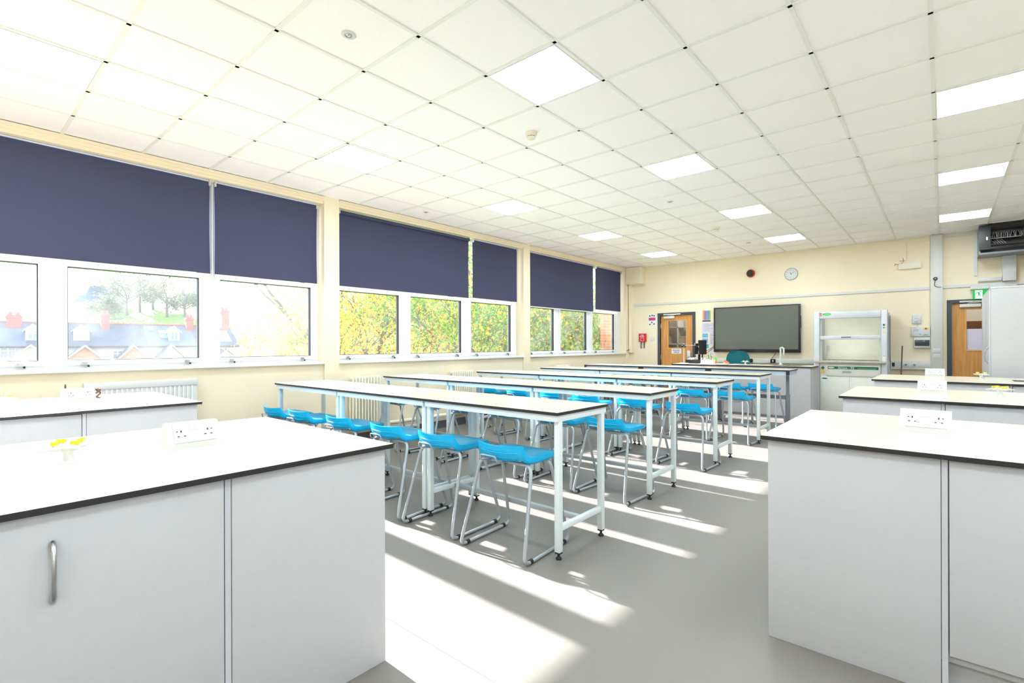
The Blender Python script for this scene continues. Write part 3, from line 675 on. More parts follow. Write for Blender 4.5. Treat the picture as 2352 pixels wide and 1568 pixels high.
# ------------------------------------------------------------------ doors
def door(n, x0, x1, win, closer_x, hinge_left, sign=False, paper=False):
    t = thing('door_%d' % n, (x0, YF, 0), None, None, kind='structure'); W = x1-x0; H = 2.0; f = .065
    b = MB(); b.box((-f, -.018, 0), (0, .12, H+f-.005)); b.box((W, -.018, 0), (W+f, .12, H+f-.005)); b.box((0, -.018, H), (W, .12, H+f-.005)); b.build('door_frame', 'dframe', t)
    a0, a1, z0, z1 = win; y0, y1 = .03, .075
    b = MB(); b.box((.003, y0, .01), (W-.003, y1, z0)); b.box((.003, y0, z1), (W-.003, y1, H-.003)); b.box((.003, y0, z0), (a0, y1, z1)); b.box((a1, y0, z0), (W-.003, y1, z1)); leaf = b.build('door_leaf', 'wood', t)
    b = MB(); e = .022
    for q in ((a0-e, z0-e, a1+e, z0), (a0-e, z1, a1+e, z1+e), (a0-e, z0, a0, z1), (a1, z0, a1+e, z1)): b.box((q[0], y0-.008, q[1]), (q[2], y0, q[3]))
    b.build('glazing_bead', 'woodedge', leaf); MB().box((a0, .05, z0), (a1, .055, z1)).build('pane', 'clear', leaf)
    b = MB(); b.box((closer_x, -.03, H-.075), (closer_x+.27, .03, H-.02), bev=.004); b.build('door_closer', 'greyplastic', leaf)
    b = MB(); b.box((closer_x-.0, -.035, H+.01), (closer_x+.42, -.018, H+.035)); b.tube([(closer_x+.1, -.03, H-.01), (closer_x+.4, -.03, H+.02)], .006, 6); b.build('closer_arm', 'greyplastic', t)
    hx = 0 if hinge_left else W
    for z in (.25, 1.0, 1.75): MB().cyl((hx, .018, z-.05), (hx, .018, z+.05), .009, 8).build('hinge', 'silver', t)
    if sign:
        s_ = MB().box((.27, .026, 1.085), (.50, .03, 1.20)).build('door_sign', 'paper', leaf)
        text('ENGLISH', .045, 'ink', s_, (.385, .0255, 1.148), align='CENTER', bold=.0012); text('OFFICE', .045, 'ink', s_, (.385, .0255, 1.100), align='CENTER', bold=.0012)
    if paper: MB().box((a0+.005, .044, z0), (a1, .049, z0+.36)).build('taped_paper', 'lilac', leaf)
    return t
door(1, D1[0], D1[1], (.19, .62, 1.225, 1.87), .09, True, sign=True)
door(2, D2[0], D2[1], (.19, .58, 1.195, 1.89), .10, True, paper=True)
# things glimpsed through the door glass
t = thing('corridor_cupboard', (.2, 12.6, 0), 'brown wooden cupboard glimpsed through the right-hand door glass', 'cupboard')
b = MB(); b.box((0, 0, 0), (1.4, .5, 1.72)); b.build('body', woodmat('brown timber', (136, 92, 56)), t); MB().box((.3, -.02, 1.2), (.32, 0, 1.5)).build('handle', 'chrome', t)
t = thing('corridor_shelves', (-7.2, 13.1, 0), 'white shelving glimpsed through the left-hand door glass', 'shelving')
t.location = (-6.2, 13.1, 0)
for z in (.4, .85, 1.3, 1.75): MB().box((0, 0, z), (1.6, .4, z+.03)).build('shelf', 'white', t)
for x in (0, .78, 1.57): MB().box((x, 0, 0), (x+.03, .4, 2.1)).build('upright', 'greyplastic', t)
random.seed(2)
for k in range(6):
    x = .1+k*.24; z = [.88, 1.33][k % 2]; bx = tag(MB().box((-6.2+x, 13.15, z), (-6.2+x+.18, 13.4, z+.2)).build('box_file', ['stone', 'paper', 'greysteel'][k % 3]), '%s box file, number %d along the corridor shelves from the window side' % (['tan', 'white', 'grey'][k % 3], k+1), 'box file', 'box files on the corridor shelves')

# ------------------------------------------------------------------ back wall fittings
struct(MB().box((-5.94, YF-.022, 2.265), (-.16, YF, 2.31)).build('trim_5', 'white'))
b = MB().box((-5.98, YF-.02, 1.2), (-5.945, YF, 2.8)); struct(b.build('trim_6', 'wall'))
b = MB(); b.box((-.157, YF-.07, .84), (.006, YF, CEIL), bev=.006); b.box((-.72, YF-.07, .84), (-.157, YF, .995), bev=.006)
for x in (-.125, -.03): b.box((x, YF-.0712, 1.05), (x+.0015, YF-.0695, CEIL-.01), 1)
struct(b.build('trim_7', ['greyplastic', 'trim']))
b = MB(); b.box((-3.85, YF-.05, .90), (-1.85, YF, 1.0), bev=.005); struct(b.build('trim_8', 'greyplastic'))
b = MB(); b.box((.012, YF-.025, 2.27), (1.4, YF, 2.315)); b.box((.41, YF-.025, 2.45), (.45, YF, 3.2)); b.box((.03, YF-.02, 3.15), (.40, YF, 3.18)); struct(b.build('trim_9', 'white'))
b = MB(); b.box((-.512, YF-.015, 2.9), (-.492, YF, 3.13)); b.box((-.512, YF-.015, 3.13), (-.16, YF, 3.15)); struct(b.build('trim_10', 'wall'))
# big screen
t = thing('wall_screen', (-3.89, YF-.1, 1.13), 'large switched-off black framed display on the back wall', 'screen')
W, H = 1.715, .99
MB().box((0, 0, 0), (W, .06, H), bev=.006).build('screen_frame', 'screenframe', t); MB().box((.035, -.002, .065), (W-.035, .001, H-.03)).build('display_glass', 'screen', t)
MB().box((.3, .06, .3), (W-.3, .1, .7)).build('wall_mount', 'rubber', t); MB().box((W/2-.25, -.004, .02), (W/2+.25, 0, .045)).build('button_strip', 'black', t)
MB().box((W, .0, .5), (W+.012, .03, .75)).build('side_grip', 'black', t)
# clock
t = thing('wall_clock', (-2.352, YF, 2.745), 'round white wall clock above the large screen', 'clock')
MB().lathe((0, 0, 0), [(.118, 0), (.125, -.02), (.122, -.034), (.112, -.036), (.110, -.028)], 36, axis='y').build('case', mat('grey clock rim', (176, 176, 180), .4), t)
fc = MB().lathe((0, -.028, 0), [(.111, 0), (.111, -.001)], 36, axis='y').build('dial', 'white', t)
for k in range(1, 13):
    a = R(90-30*k); text(str(k), .026, 'ink', fc, (.088*math.cos(a), -.0295, .088*math.sin(a)-.009), align='CENTER', name='numeral')
def hand(a, l, w_, c, nm):
    a = R(90-a); d = Vector((math.cos(a), 0, math.sin(a))); p = Vector((-d.z, 0, d.x)); vs = [p*w_-d*.015, d*l+p*w_*.5, d*l-p*w_*.5, -p*w_-d*.015]
    vs = [v+Vector((0, -.031, 0)) for v in vs]; MB().add([tuple(v) for v in vs]+[(v.x, v.y-.001, v.z) for v in vs], [(0,1,2,3),(4,5,6,7),(0,1,5,4),(1,2,6,5),(2,3,7,6),(3,0,4,7)]).build(nm, c, t)
hand(334, .05, .004, 'ink', 'hour_hand'); hand(54, .08, .003, 'ink', 'minute_hand'); hand(180, .06, .001, 'red', 'second_hand')
# alarm sounder
t = thing('alarm_sounder', (-3.13, YF, 2.83), 'round red and black alarm sounder left of the wall clock', 'alarm')
MB().lathe((0, 0, 0), [(.085, 0), (.085, -.04), (.078, -.05)], 30, axis='y').build('base', 'red', t); MB().lathe((0, -.05, 0), [(.07, 0), (.068, -.03), (.05, -.045)], 30, axis='y').build('sounder_cap', 'black', t)
# posters and notices
def notice(x0, z0, x1, z1, m_, label, name='notice', cat='notice', lines=0, lc='ink'):
    t = thing(name, (x0, YF, z0), label, cat, 'papers on the wall left of the screen'); W, H = x1-x0, z1-z0
    b = MB().box((0, -.003, 0), (W, 0, H)); s = b.build('sheet', m_, t)
    if lines:
        l = MB(); random.seed(int(abs(x0*100))+lines)
        for k in range(lines):
            z = H*(.88-.78*k/lines); l.box((W*.12, -.0035, z), (W*random.uniform(.5, .88), -.003, z+H*.018))
        l.build('print', lc, s)
    return t
t = notice(-4.18, 1.81, -3.985, 2.09, 'paper', 'rainbow coloured periodic table style poster beside the left door', 'poster', 'poster')
cols = [mat('poster %d' % i, c, .6) for i, c in enumerate([(214, 170, 40), (206, 60, 70), (150, 30, 90), (40, 60, 140), (20, 140, 190), (60, 80, 150), (40, 140, 60), (150, 180, 50)])]
b = MB()
for i in range(8):
    for j in range(7): b.box((.005+i*.0235, -.004, .05+j*.031), (.005+i*.0235+.022, -.003, .05+j*.031+.029), i); b.box((.011+i*.0235, -.0045, .06+j*.031), (.021+i*.0235, -.004, .07+j*.031), 8)
b.box((.005, -.004, .01), (.19, -.003, .042), 9)
b.build('print', cols+['paper', 'ink'], t)
notice(-4.19, 1.565, -3.905, 1.79, 'lilac', 'lilac typed sheet below the rainbow poster', lines=7)
notice(-4.18, 1.457, -4.05, 1.55, 'bluepaper', 'upper blue handwritten note beside the left door', lines=3)
notice(-4.18, 1.33, -4.05, 1.435, 'bluepaper', 'lower blue handwritten note above the cyan one', lines=3)
notice(-4.16, 1.215, -4.035, 1.31, 'cyanpaper', 'bright cyan note just right of the monitors')
notice(-4.01, 1.27, -3.91, 1.56, 'lilac', 'tall narrow lilac sheet touching the left edge of the screen', lines=9)
notice(-4.03, 1.03, -3.90, 1.24, 'paper', 'white sheet lowest on the wall beside the screen', lines=5)
t = notice(-5.50, 1.76, -5.31, 2.04, 'paper', 'white poster with a magenta band left of the left door', 'poster', 'poster')
b = MB(); b.box((.01, -.004, .13), (.18, -.003, .2), 1)
for q in ((.02, .23), (.08, .24), (.13, .23), (.02, .02), (.13, .03), (.07, .07)): b.box((q[0], -.004, q[1]), (q[0]+.035, -.003, q[1]+.03), 0)
b.build('print', ['ink', 'pink'], t)
t = thing('fire_blanket', (-5.74, YF, 1.37), 'red fire blanket box with two black straps on the back wall', 'fire blanket')
bx_ = MB().box((0, -.05, 0), (.19, 0, .205), bev=.008).build('case', 'red', t)
text('FIRE', .04, 'white', bx_, (.095, -.0505, .15), align='CENTER', bold=.001); text('BLANKET', .03, 'white', bx_, (.095, -.0505, .12), align='CENTER', bold=.001)
b = MB(); b.box((.05, -.0512, .02), (.14, -.05, .025)); b.box((.05, -.0512, .09), (.14, -.05, .095)); b.box((.05, -.0512, .025), (.055, -.05, .09)); b.box((.135, -.0512, .025), (.14, -.05, .09)); b.build('pictogram', 'white', bx_)
for x in (.045, .125): MB().box((x, -.03, -.16), (x+.022, -.026, .002)).build('pull_strap', 'rubber', t)
t = thing('light_switch', (-5.40, YF, 1.44), 'small white light switch between fire blanket and left door', 'switch')
MB().box((-.043, -.01, -.043), (.043, 0, .043), bev=.003).build('plate', 'white', t); MB().box((-.012, -.015, -.016), (.012, -.009, .016)).build('rocker', 'white', t)
t = thing('hanging_flex', (-5.93, YF-.03, 1.3), 'short dark flex drooping in the corner by the sill', 'cable')
MB().tube([(.015, 0, 0), (.01, -.01, -.06), (-.02, -.06, -.12), (-.045, -.2, -.15)], .006, 6).build('flex', 'brown', t)
# dado sockets
for x, lab in ((-3.16, 'black double wall socket right of the teal chair'), (-2.69, 'black single wall socket with a plugged-in lead under the screen')):
    t = thing('wall_socket', (x, YF-.05, .95), lab, 'socket', 'black sockets under the screen'); w_ = .075 if x < -3 else .05
    MB().box((-w_, -.008, -.04), (w_, 0, .04), bev=.002).build('plate', 'rubber', t)
    MB().box((-.012, -.03 if x > -3 else -.009, -.018), (.012, -.008, .018)).build('plug' if x > -3 else 'switch', 'white', t)
    if x > -3: MB().tube([(0, -.03, 0), (-.03, -.03, -.04), (-.02, -.02, .05), (.06, .0, .17)], .005, 6).build('lead', 'rubber', t)
t = thing('screen_leads', (-4.0, YF-.03, 1.08), 'pair of black leads running from the monitors to the screen', 'cable')
MB().tube([(-.1, -.3, .02), (0, -.05, .1), (.12, -.03, .2)], .005, 6).build('lead', 'rubber', t); MB().tube([(-.1, -.3, -.03), (0, -.05, .06), (.12, -.03, .17)], .005, 6).build('lead', 'rubber', t)
t = thing('isolation_socket', (-.56, YF-.07, .925), 'black socket at the left end of the grey wall trunking', 'socket')
MB().box((-.14, -.006, -.035), (-.10, 0, .035)).build('plate', 'black', t)
for x, q in ((-.5, 'left'), (-.38, 'right')):
    t = thing('switch_plate', (x, YF-.07, .925), '%s of two white plates with a round grey knob on the wall trunking' % q, 'switch', 'plates on the grey trunking')
    MB().box((-.045, -.006, -.04), (.045, 0, .04), bev=.002).build('plate', 'white', t); MB().lathe((0, -.006, 0), [(.02, 0), (.018, -.012)], 16, axis='y').build('knob', 'greysteel', t)
t = thing('socket_plate', (-.24, YF-.07, .925), 'white double socket at the right of the horizontal trunking', 'socket')
MB().box((-.075, -.006, -.04), (.075, 0, .04), bev=.002).build('plate', 'white', t)
for z, q in ((1.18, 'upper'), (1.085, 'lower')):
    t = thing('socket_plate', (-.075, YF-.07, z), '%s white socket plate low on the vertical grey trunking' % q, 'socket', 'plates on the vertical trunking')
    MB().box((-.05, -.008, -.04), (.05, 0, .04), bev=.002).build('plate', 'white', t); MB().box((-.01, -.011, -.012), (.01, -.007, .012)).build('switch', 'white', t)
t = thing('spur_plug', (-.09, YF-.07, 2.44), 'black plug with curved flex on the vertical grey trunking', 'plug')
MB().lathe((0, 0, 0), [(.028, 0), (.03, -.03), (.02, -.04)], 14, axis='y').build('plug_body', 'rubber', t); MB().box((-.014, -.044, -.014), (.014, -.04, .014)).build('pin_cover', 'greysteel', t)
MB().tube(fillet([(0, -.02, -.02), (-.015, -.01, -.12), (.03, -.01, -.15), (.10, .01, -.15)], .06), .005, 6).build('flex', 'rubber', t)
t = thing('heat_sensor', (-.54, YF, 2.86), 'small square cream junction box with red wires high on the wall', 'junction box')
MB().box((-.045, -.04, -.045), (.045, 0, .045), bev=.004).build('box', 'beige', t); MB().tube(fillet([(0, -.042, 0), (.015, -.05, -.07), (-.05, -.045, -.12), (-.11, -.03, -.09), (-.12, -.01, -.12)], .05), .004, 6).build('wire', mat('pinkish red wire', (190, 90, 84), .5), t)
t = thing('wall_sensor_bar', (-.60, YF, 2.655), 'long cream sensor bar below the junction box', 'sensor')
MB().box((0, -.05, 0), (.32, 0, .11), bev=.006).build('housing', 'beige', t)
t = thing('control_box', (-.41, YF, 1.665), 'small square white control box, topmost of three beside the trunking', 'control box')
MB().box((0, -.03, 0), (.125, 0, .155), bev=.004).build('case', 'white', t); b = MB(); b.box((.03, -.031, .09), (.09, -.03, .093)); b.box((.03, -.031, .03), (.08, -.03, .036)); b.build('print', 'ink', t); MB().box((.05, -.015, -.045), (.07, 0, 0)).build('conduit', 'white', t)
t = thing('gas_control_panel', (-.425, YF, 1.437), 'white control panel with a red and yellow button beside the trunking', 'control box')
MB().box((0, -.04, 0), (.262, 0, .175), bev=.004).build('case', 'white', t); b = MB(); b.prism([(.155, .135), (.185, .155), (.23, .155), (.255, .135), (.23, .118), (.185, .118)], 'y', -.041, -.04); b.build('yellow_label', 'yellow', t); MB().lathe((.205, -.041, .137), [(.014, 0), (.012, -.012)], 16, axis='y').build('stop_button', 'red', t)
b = MB(); b.box((.02, -.0405, .15), (.07, -.04, .155)); 
for k in range(4): b.box((.03, -.0405, .09+k*.012), (.10, -.04, .093+k*.012))
b.box((.17, -.0405, .02), (.23, -.04, .028)); b.build('print', 'ink', t); MB().lathe((.125, -.04, .035), [(.012, 0), (.011, -.003)], 12, axis='y').build('lamp', 'bluepaper', t)
t = thing('consumer_unit', (-.383, YF, 1.23), 'white fuse box with dark smoked cover below the control panel', 'fuse box')
MB().box((0, -.07, 0), (.22, 0, .185), bev=.006).build('case', 'white', t); MB().box((.008, -.08, .035), (.212, -.068, .14), bev=.004).build('cover', 'smoked', t); 
b = MB()
for k in range(9): b.box((.03+k*.017, -.0825, .075), (.041+k*.017, -.0802, .1))
b.build('breakers', 'black', t)
t = thing('clamp_rod', (-.55, 11.0, 0), 'thin rusty rod leaning upright behind the farthest right-hand bench', 'rod')
MB().cyl((-.02, 0, .0), (.02, .05, 1.27), .009, 8).build('rod', 'brown', t)

# fume cupboard
t = thing('fume_cupboard', (-1.83, 10.8, 0), 'white fume cupboard with glass sash against the back wall', 'fume cupboard')
W, D, H = 1.11, .68, 1.905
b = MB(); b.prism([(0, 0), (.10, 0), (.085, .0), (.085, H), (0, H)], 'y', 0, .01); 
MB().box((0, 0, 0), (.095, .08, H), bev=.012).build('left_post', 'alu', t); MB().box((W-.09, 0, 0), (W, .08, H), bev=.012).build('right_post', 'alu', t)
MB().box((.02, D-.05, 0), (.07, D, H-.03)).build('rear_post', 'alu', t); MB().box((W-.06, D-.05, 0), (W-.01, D, H-.03)).build('rear_post', 'alu', t)
hd = MB().box((.096, .01, 1.77), (W-.091, .07, 1.90), bev=.008).build('header', 'alu', t)
text('S', .075, 'red', hd, (.10, .0085, 1.825), bold=.002)
b = MB(); b.prism([(.15+.07*math.cos(a*math.pi/12)+.06, 1.853+.026*math.sin(a*math.pi/12)) for a in range(24)], 'y', .0075, .0095, 0); 
for q in (-.012, 0, .012): b.box((.165, .0068, 1.852+q), (.255, .0075, 1.855+q), 1)
b.build('logo', ['penG', 'white'], hd)
MB().box((.02, .08, 1.82), (W-.02, D, 1.87)).build('top_panel', 'clear', t)
MB().box((.12, .045, 1.02), (W-.12, .05, 1.77)).build('sash_glass', 'clear', t)
sr = MB().box((.096, .025, 1.385), (W-.091, .055, 1.452), bev=.004).build('sash_rail', 'alu', t); MB().box((.43, .02, 1.42), (.58, .026, 1.432)).build('sash_handle', 'black', sr)
MB().box((.096, .05, 1.0), (.125, .07, 1.77)).build('sash_track', 'greyplastic', t); MB().box((W-.12, .05, 1.0), (W-.091, .07, 1.77)).build('sash_track', 'greyplastic', t)
MB().box((.03, .08, 1.0), (.034, D-.05, 1.82)).build('side_glass', 'clear', t); MB().box((W-.034, .08, 1.0), (W-.03, D-.05, 1.82)).build('side_glass', 'clear', t)
MB().box((.07, D-.02, 1.0), (W-.07, D-.014, 1.82)).build('back_liner', mat('cream liner', (252, 248, 226), .4), t)
b = MB(); b.box((W-.004, D-.09, .98), (W+.002, D-.06, 1.82)); b.build('edge_seal', 'rubber', t)
MB().box((.02, -.07, .955), (W-.02, 0, .985), bev=.006).build('ledge', 'stone', t); MB().box((.096, 0, .955), (W-.091, D-.06, .99)).build('work_surface', 'greyplastic', t)
MB().box((.10, .01, 0), (W-.095, .035, .952)).build('lower_case', 'fumepanel', t)
dr = MB().box((.20, -.01, .72), (W-.105, .01, .915), bev=.004).build('front_cover', 'fumepanel', t)
gs = MB().box((.225, -.013, .845), (W-.125, -.01, .895)).build('name_strip', 'green', dr)
text('Airone - RS', .052, 'white', gs, (.385, -.0135, .852), bold=.0012); MB().prism([(.28+.05*math.cos(a*math.pi/10), .87+.016*math.sin(a*math.pi/10)) for a in range(20)], 'y', -.0138, -.013).build('logo', 'white', gs)
MB().box((.68, -.0138, .856), (.95, -.013, .862)).build('strip_line', 'white', gs)
b = MB(); b.prism([(.52+.075*(1 if math.cos(a*math.pi/10) > 0 else -1)*0+.07*max(-1, min(1, 1.5*math.cos(a*math.pi/10))), .795+.022*math.sin(a*math.pi/10)) for a in range(20)], 'y', -.0125, -.0098); b.build('handle_slot', 'silver', dr)
for (x0_, x1_) in ((.115, .555), (.56, W-.105)): MB().box((x0_, .0, .03), (x1_, .01, .705), bev=.002).build('door', 'fumepanel', t)
MB().box((.12, -.003, .60), (.27, 0, .685)).build('rating_label', 'paper', t)
MB().prism([(.175+.045*math.cos(a*math.pi/8), .668+.013*math.sin(a*math.pi/8)) for a in range(16)], 'y', -.004, -.003).build('label_logo', 'green', t)
for z, c in ((.865, 'green'), (.79, 'yellow')): MB().lathe((.145, .01, z), [(.026, 0), (.024, -.02), (.018, -.03)], 18, axis='y').build('button', c, t)
for z, c, h_ in ((1.62, 'green', .03), (1.58, 'brown', .012), (1.50, 'yellow', .018), (1.09, 'yellow', .014)): MB().box((W-.065, -.004, z), (W-.035 if c != 'yellow' else W-.03, 0, z+h_)).build('indicator', c, t)
MB().box((W-.07, -.003, 1.0), (W-.025, 0, 1.085)).build('notice_plate', 'paper', t)
b = MB(); b.cyl((.17, .3, .99), (.17, .3, 1.22), .009, 8); b.tube(fillet([(.17, .3, 1.2), (.17, .3, 1.27), (.20, .28, 1.27), (.20, .28, 1.17)], .02, 4), .008, 8); b.build('inner_tap', 'white', t)
MB().cyl((.24, .25, .99), (.24, .25, 1.03), .012, 8).build('inner_nozzle', 'white', t)
# tall white cabinet on right
t = thing('tall_cabinet', (.455, 8.5, 0), 'tall pale grey cabinet at the right edge hiding part of the door', 'cabinet')
MB().box((.0, 0, 0), (1.3, 1.45, 1.98)).build('body', 'bench', t)
MB().box((-.006, -.004, 1.98), (1.31, 1.46, 2.0), bev=.002).build('top', 'bench', t)
for k in range(2):
    d = MB().box((-.02, .02+k*.71, .1), (0, .72+k*.71, 1.96), bev=.002).build('door', 'bench', t)
    y = .16
    if k == 0: MB().tube([(-.02, y, 1.05), (-.045, y, 1.09), (-.053, y, 1.155), (-.045, y, 1.22), (-.02, y, 1.26)], .006, 8).build('handle', 'chrome', d)
MB().box((.98, -.003, 1.14), (1.02, 0, 1.22)).build('badge', 'alu', t)
# network rack and bits below
t = thing('network_cabinet', (.45, 11.03, 2.74), 'black wall-mounted network cabinet high in the right corner', 'network cabinet')
b = MB(); b.box((0, .04, 0), (.75, .52, .03)); b.box((0, .04, .43), (.75, .52, .46)); b.box((0, .04, .03), (.02, .52, .43)); b.box((.73, .04, .03), (.75, .52, .43)); b.box((.02, .48, .03), (.73, .52, .43)); b.build('case', 'greysteel', t)
b = MB(); b.box((0, 0, .07), (.75, .04, .11)); b.box((0, 0, .42), (.75, .04, .46)); b.box((0, 0, .11), (.14, .04, .42)); b.box((.66, 0, .11), (.75, .04, .42)); dd = b.build('door', 'screenframe', t)
MB().box((.14, .01, .11), (.66, .014, .42)).build('pane', 'clear', dd); MB().box((.085, -.012, .22), (.105, 0, .27)).build('lock', 'chrome', dd)
b = MB()
for z in (.15, .25, .34): b.box((.14, .15, z), (.66, .4, z+.035))
b.build('patch_panel', 'black', t)
random.seed(11); b = MB()
for k in range(26):
    x = .16+k*.0185; s = random.uniform(-.01, .02); b.tube([(x, .14, .355), (x+s*.3, .10, .32), (x+s, .09, .29), (x+s*1.2, .14, .265)], .0024, 5)
for k in range(5): x = .15+k*.03; b.tube([(x, .14, .235), (x+.02, .10, .2), (x+.05, .10, .16)], .0028, 5)
tag(b.build('patch_cables', 'white', t), None); 
b = MB(); b.box((.14, .14, .255), (.50, .145, .262)); b.box((.52, .14, .255), (.65, .145, .262)); b.build('port_strip', 'white', t)
t = thing('cable_cover', (.75, YF-.10, 2.33), 'flat white vertical cable cover under the network cabinet', 'cable cover')
MB().box((0, 0, 0), (.16, .1, .49), bev=.002).build('cover', 'white', t)
t = thing('shelf_bracket_box', (.455, YF-.06, 2.345), 'long white wiring box left of the vertical cable cover', 'wiring box')
MB().box((0, 0, 0), (.29, .06, .055), bev=.002).build('housing', 'white', t)
# exit sign
t = thing('exit_sign', (.37, YF-.08, 2.05), 'green running man exit sign above the right-hand door', 'exit sign')
hs = MB().box((-.01, -.02, .165), (.55, .08, .215), bev=.006).build('lamp_housing', 'greyplastic', t); MB().box((.2, -.022, .19), (.207, -.02, .196)).build('status_lamp', 'led', hs)
sg = MB().box((.02, .0, .0), (.44, .01, .162)).build('sign_panel', 'egreen', t)
b = MB(); b.box((.05, -.003, .01), (.14, 0, .15)); b.build('doorway_mark', 'ewhite', sg)
b = MB()
b.lathe((.112, -.0035, .132), [(.010, 0), (.010, -.001)], 14, axis='y')
for poly in ([(.085, .122), (.105, .120), (.108, .075), (.09, .07)], [(.088, .118), (.06, .105), (.056, .085), (.064, .085), (.068, .1), (.092, .106)], [(.104, .118), (.125, .1), (.142, .1), (.142, .108), (.128, .108), (.108, .122)], [(.092, .078), (.107, .076), (.125, .05), (.138, .05), (.138, .042), (.12, .042), (.1, .066)], [(.09, .078), (.102, .072), (.082, .045), (.058, .03), (.054, .038), (.076, .052)]): b.prism(poly, 'y', -.0045, -.0035)
b.build('running_figure', 'egreen', sg)
b = MB(); b.prism([(.2, .07), (.2, .095), (.28, .095), (.28, .12), (.33, .0825), (.28, .045), (.28, .07)], 'y', -.003, 0); b.build('arrow', 'ewhite', sg)

# ------------------------------------------------------------------ ceiling fittings
def downlight(x, y, label):
    t = thing('downlight', (x, y, CEIL+.009), label, 'downlight', 'small emergency downlights in the ceiling')
    MB().lathe((0, 0, 0), [(.045, 0), (.042, -.008), (.026, -.009), (.022, -.004)], 24).build('bezel', 'white', t); MB().lathe((0, 0, -.004), [(.021, 0), (.019, -.006), (.008, -.009)], 16).build('lens', 'chrome', t)
downlight(-2.763, 1.675, 'small round downlight in the ceiling tile nearest the viewpoint')
downlight(-2.761, 6.457, 'small round downlight in the middle of the ceiling, beyond the nearer smoke detector')
downlight(-2.769, 10.058, 'small round downlight in the ceiling nearest the back wall')
downlight(-5.62, 4.632, 'small round downlight close to the window wall')
for x, y, lab in ((-2.803, 3.525, 'nearer cream smoke detector on the ceiling'), (-2.803, 8.385, 'farther cream smoke detector on the ceiling')):
    t = thing('smoke_detector', (x, y, CEIL+.009), lab, 'smoke detector', 'smoke detectors')
    MB().lathe((0, 0, 0), [(.052, 0), (.052, -.022), (.046, -.028)], 28).build('base', 'beige', t); b = MB(); b.lathe((0, 0, -.028), [(.042, 0), (.042, -.012)], 28); b.lathe((0, 0, -.046), [(.042, 0), (.034, -.014), (.012, -.018)], 28)
    for k in range(10): a = k*math.pi/5; b.box((.036*math.cos(a)-.003, .036*math.sin(a)-.003, -.047), (.036*math.cos(a)+.003, .036*math.sin(a)+.003, -.039))
    b.build('sensor_head', 'beige', t); MB().lathe((0, 0, -.0405), [(.0385, 0), (.0385, -.005)], 20).build('vent_ring', 'rubber', t)

# ------------------------------------------------------------------ outside
def wp(px, d, z):   # a point seen at column px, d metres ahead of the camera, height z
    u = (px-1176)/1146.77; p = fw*d+rt*(u*d); return Vector((p.x, p.y, z))
# terrain
vs = []; fs = []; nu, nd = 40, 44
def hz(d, u):
    z = -4.2
    if d > 55: z += (d-55)*.218 if d < 122 else 67*.218+(d-122)*.004
    return z+.5*math.sin(u*9+d*.06)*min(1, max(0, (d-60)/30))
for j in range(nd+1):
    d = 3+(j/nd)**1.7*300
    for i in range(nu+1):
        u = -2.4+3.6*i/nu; p = fw*d+rt*(u*d); vs.append((p.x, p.y, hz(d, u)))
for j in range(nd):
    for i in range(nu): a = j*(nu+1)+i; fs.append((a, a+1, a+nu+2, a+nu+1))
# only the part outside the building (x < -6.6) is kept
ok = [f for f in fs if all(vs[i][0] < -6.6 for i in f)]
struct(MB().add(vs, ok, 0, True).build('ground_hillside', 'grass'))
# brick wing at far end of window wall
struct(MB().box((-6.82, 11.48, -4.2), (-6.45, 16, 4.2)).build('wall_wing', 'brick'))
struct(MB().box((-6.5, YB-.2, -4.2), (-6.325, YF, 1.0)).build('wall_outer', 'brick'))

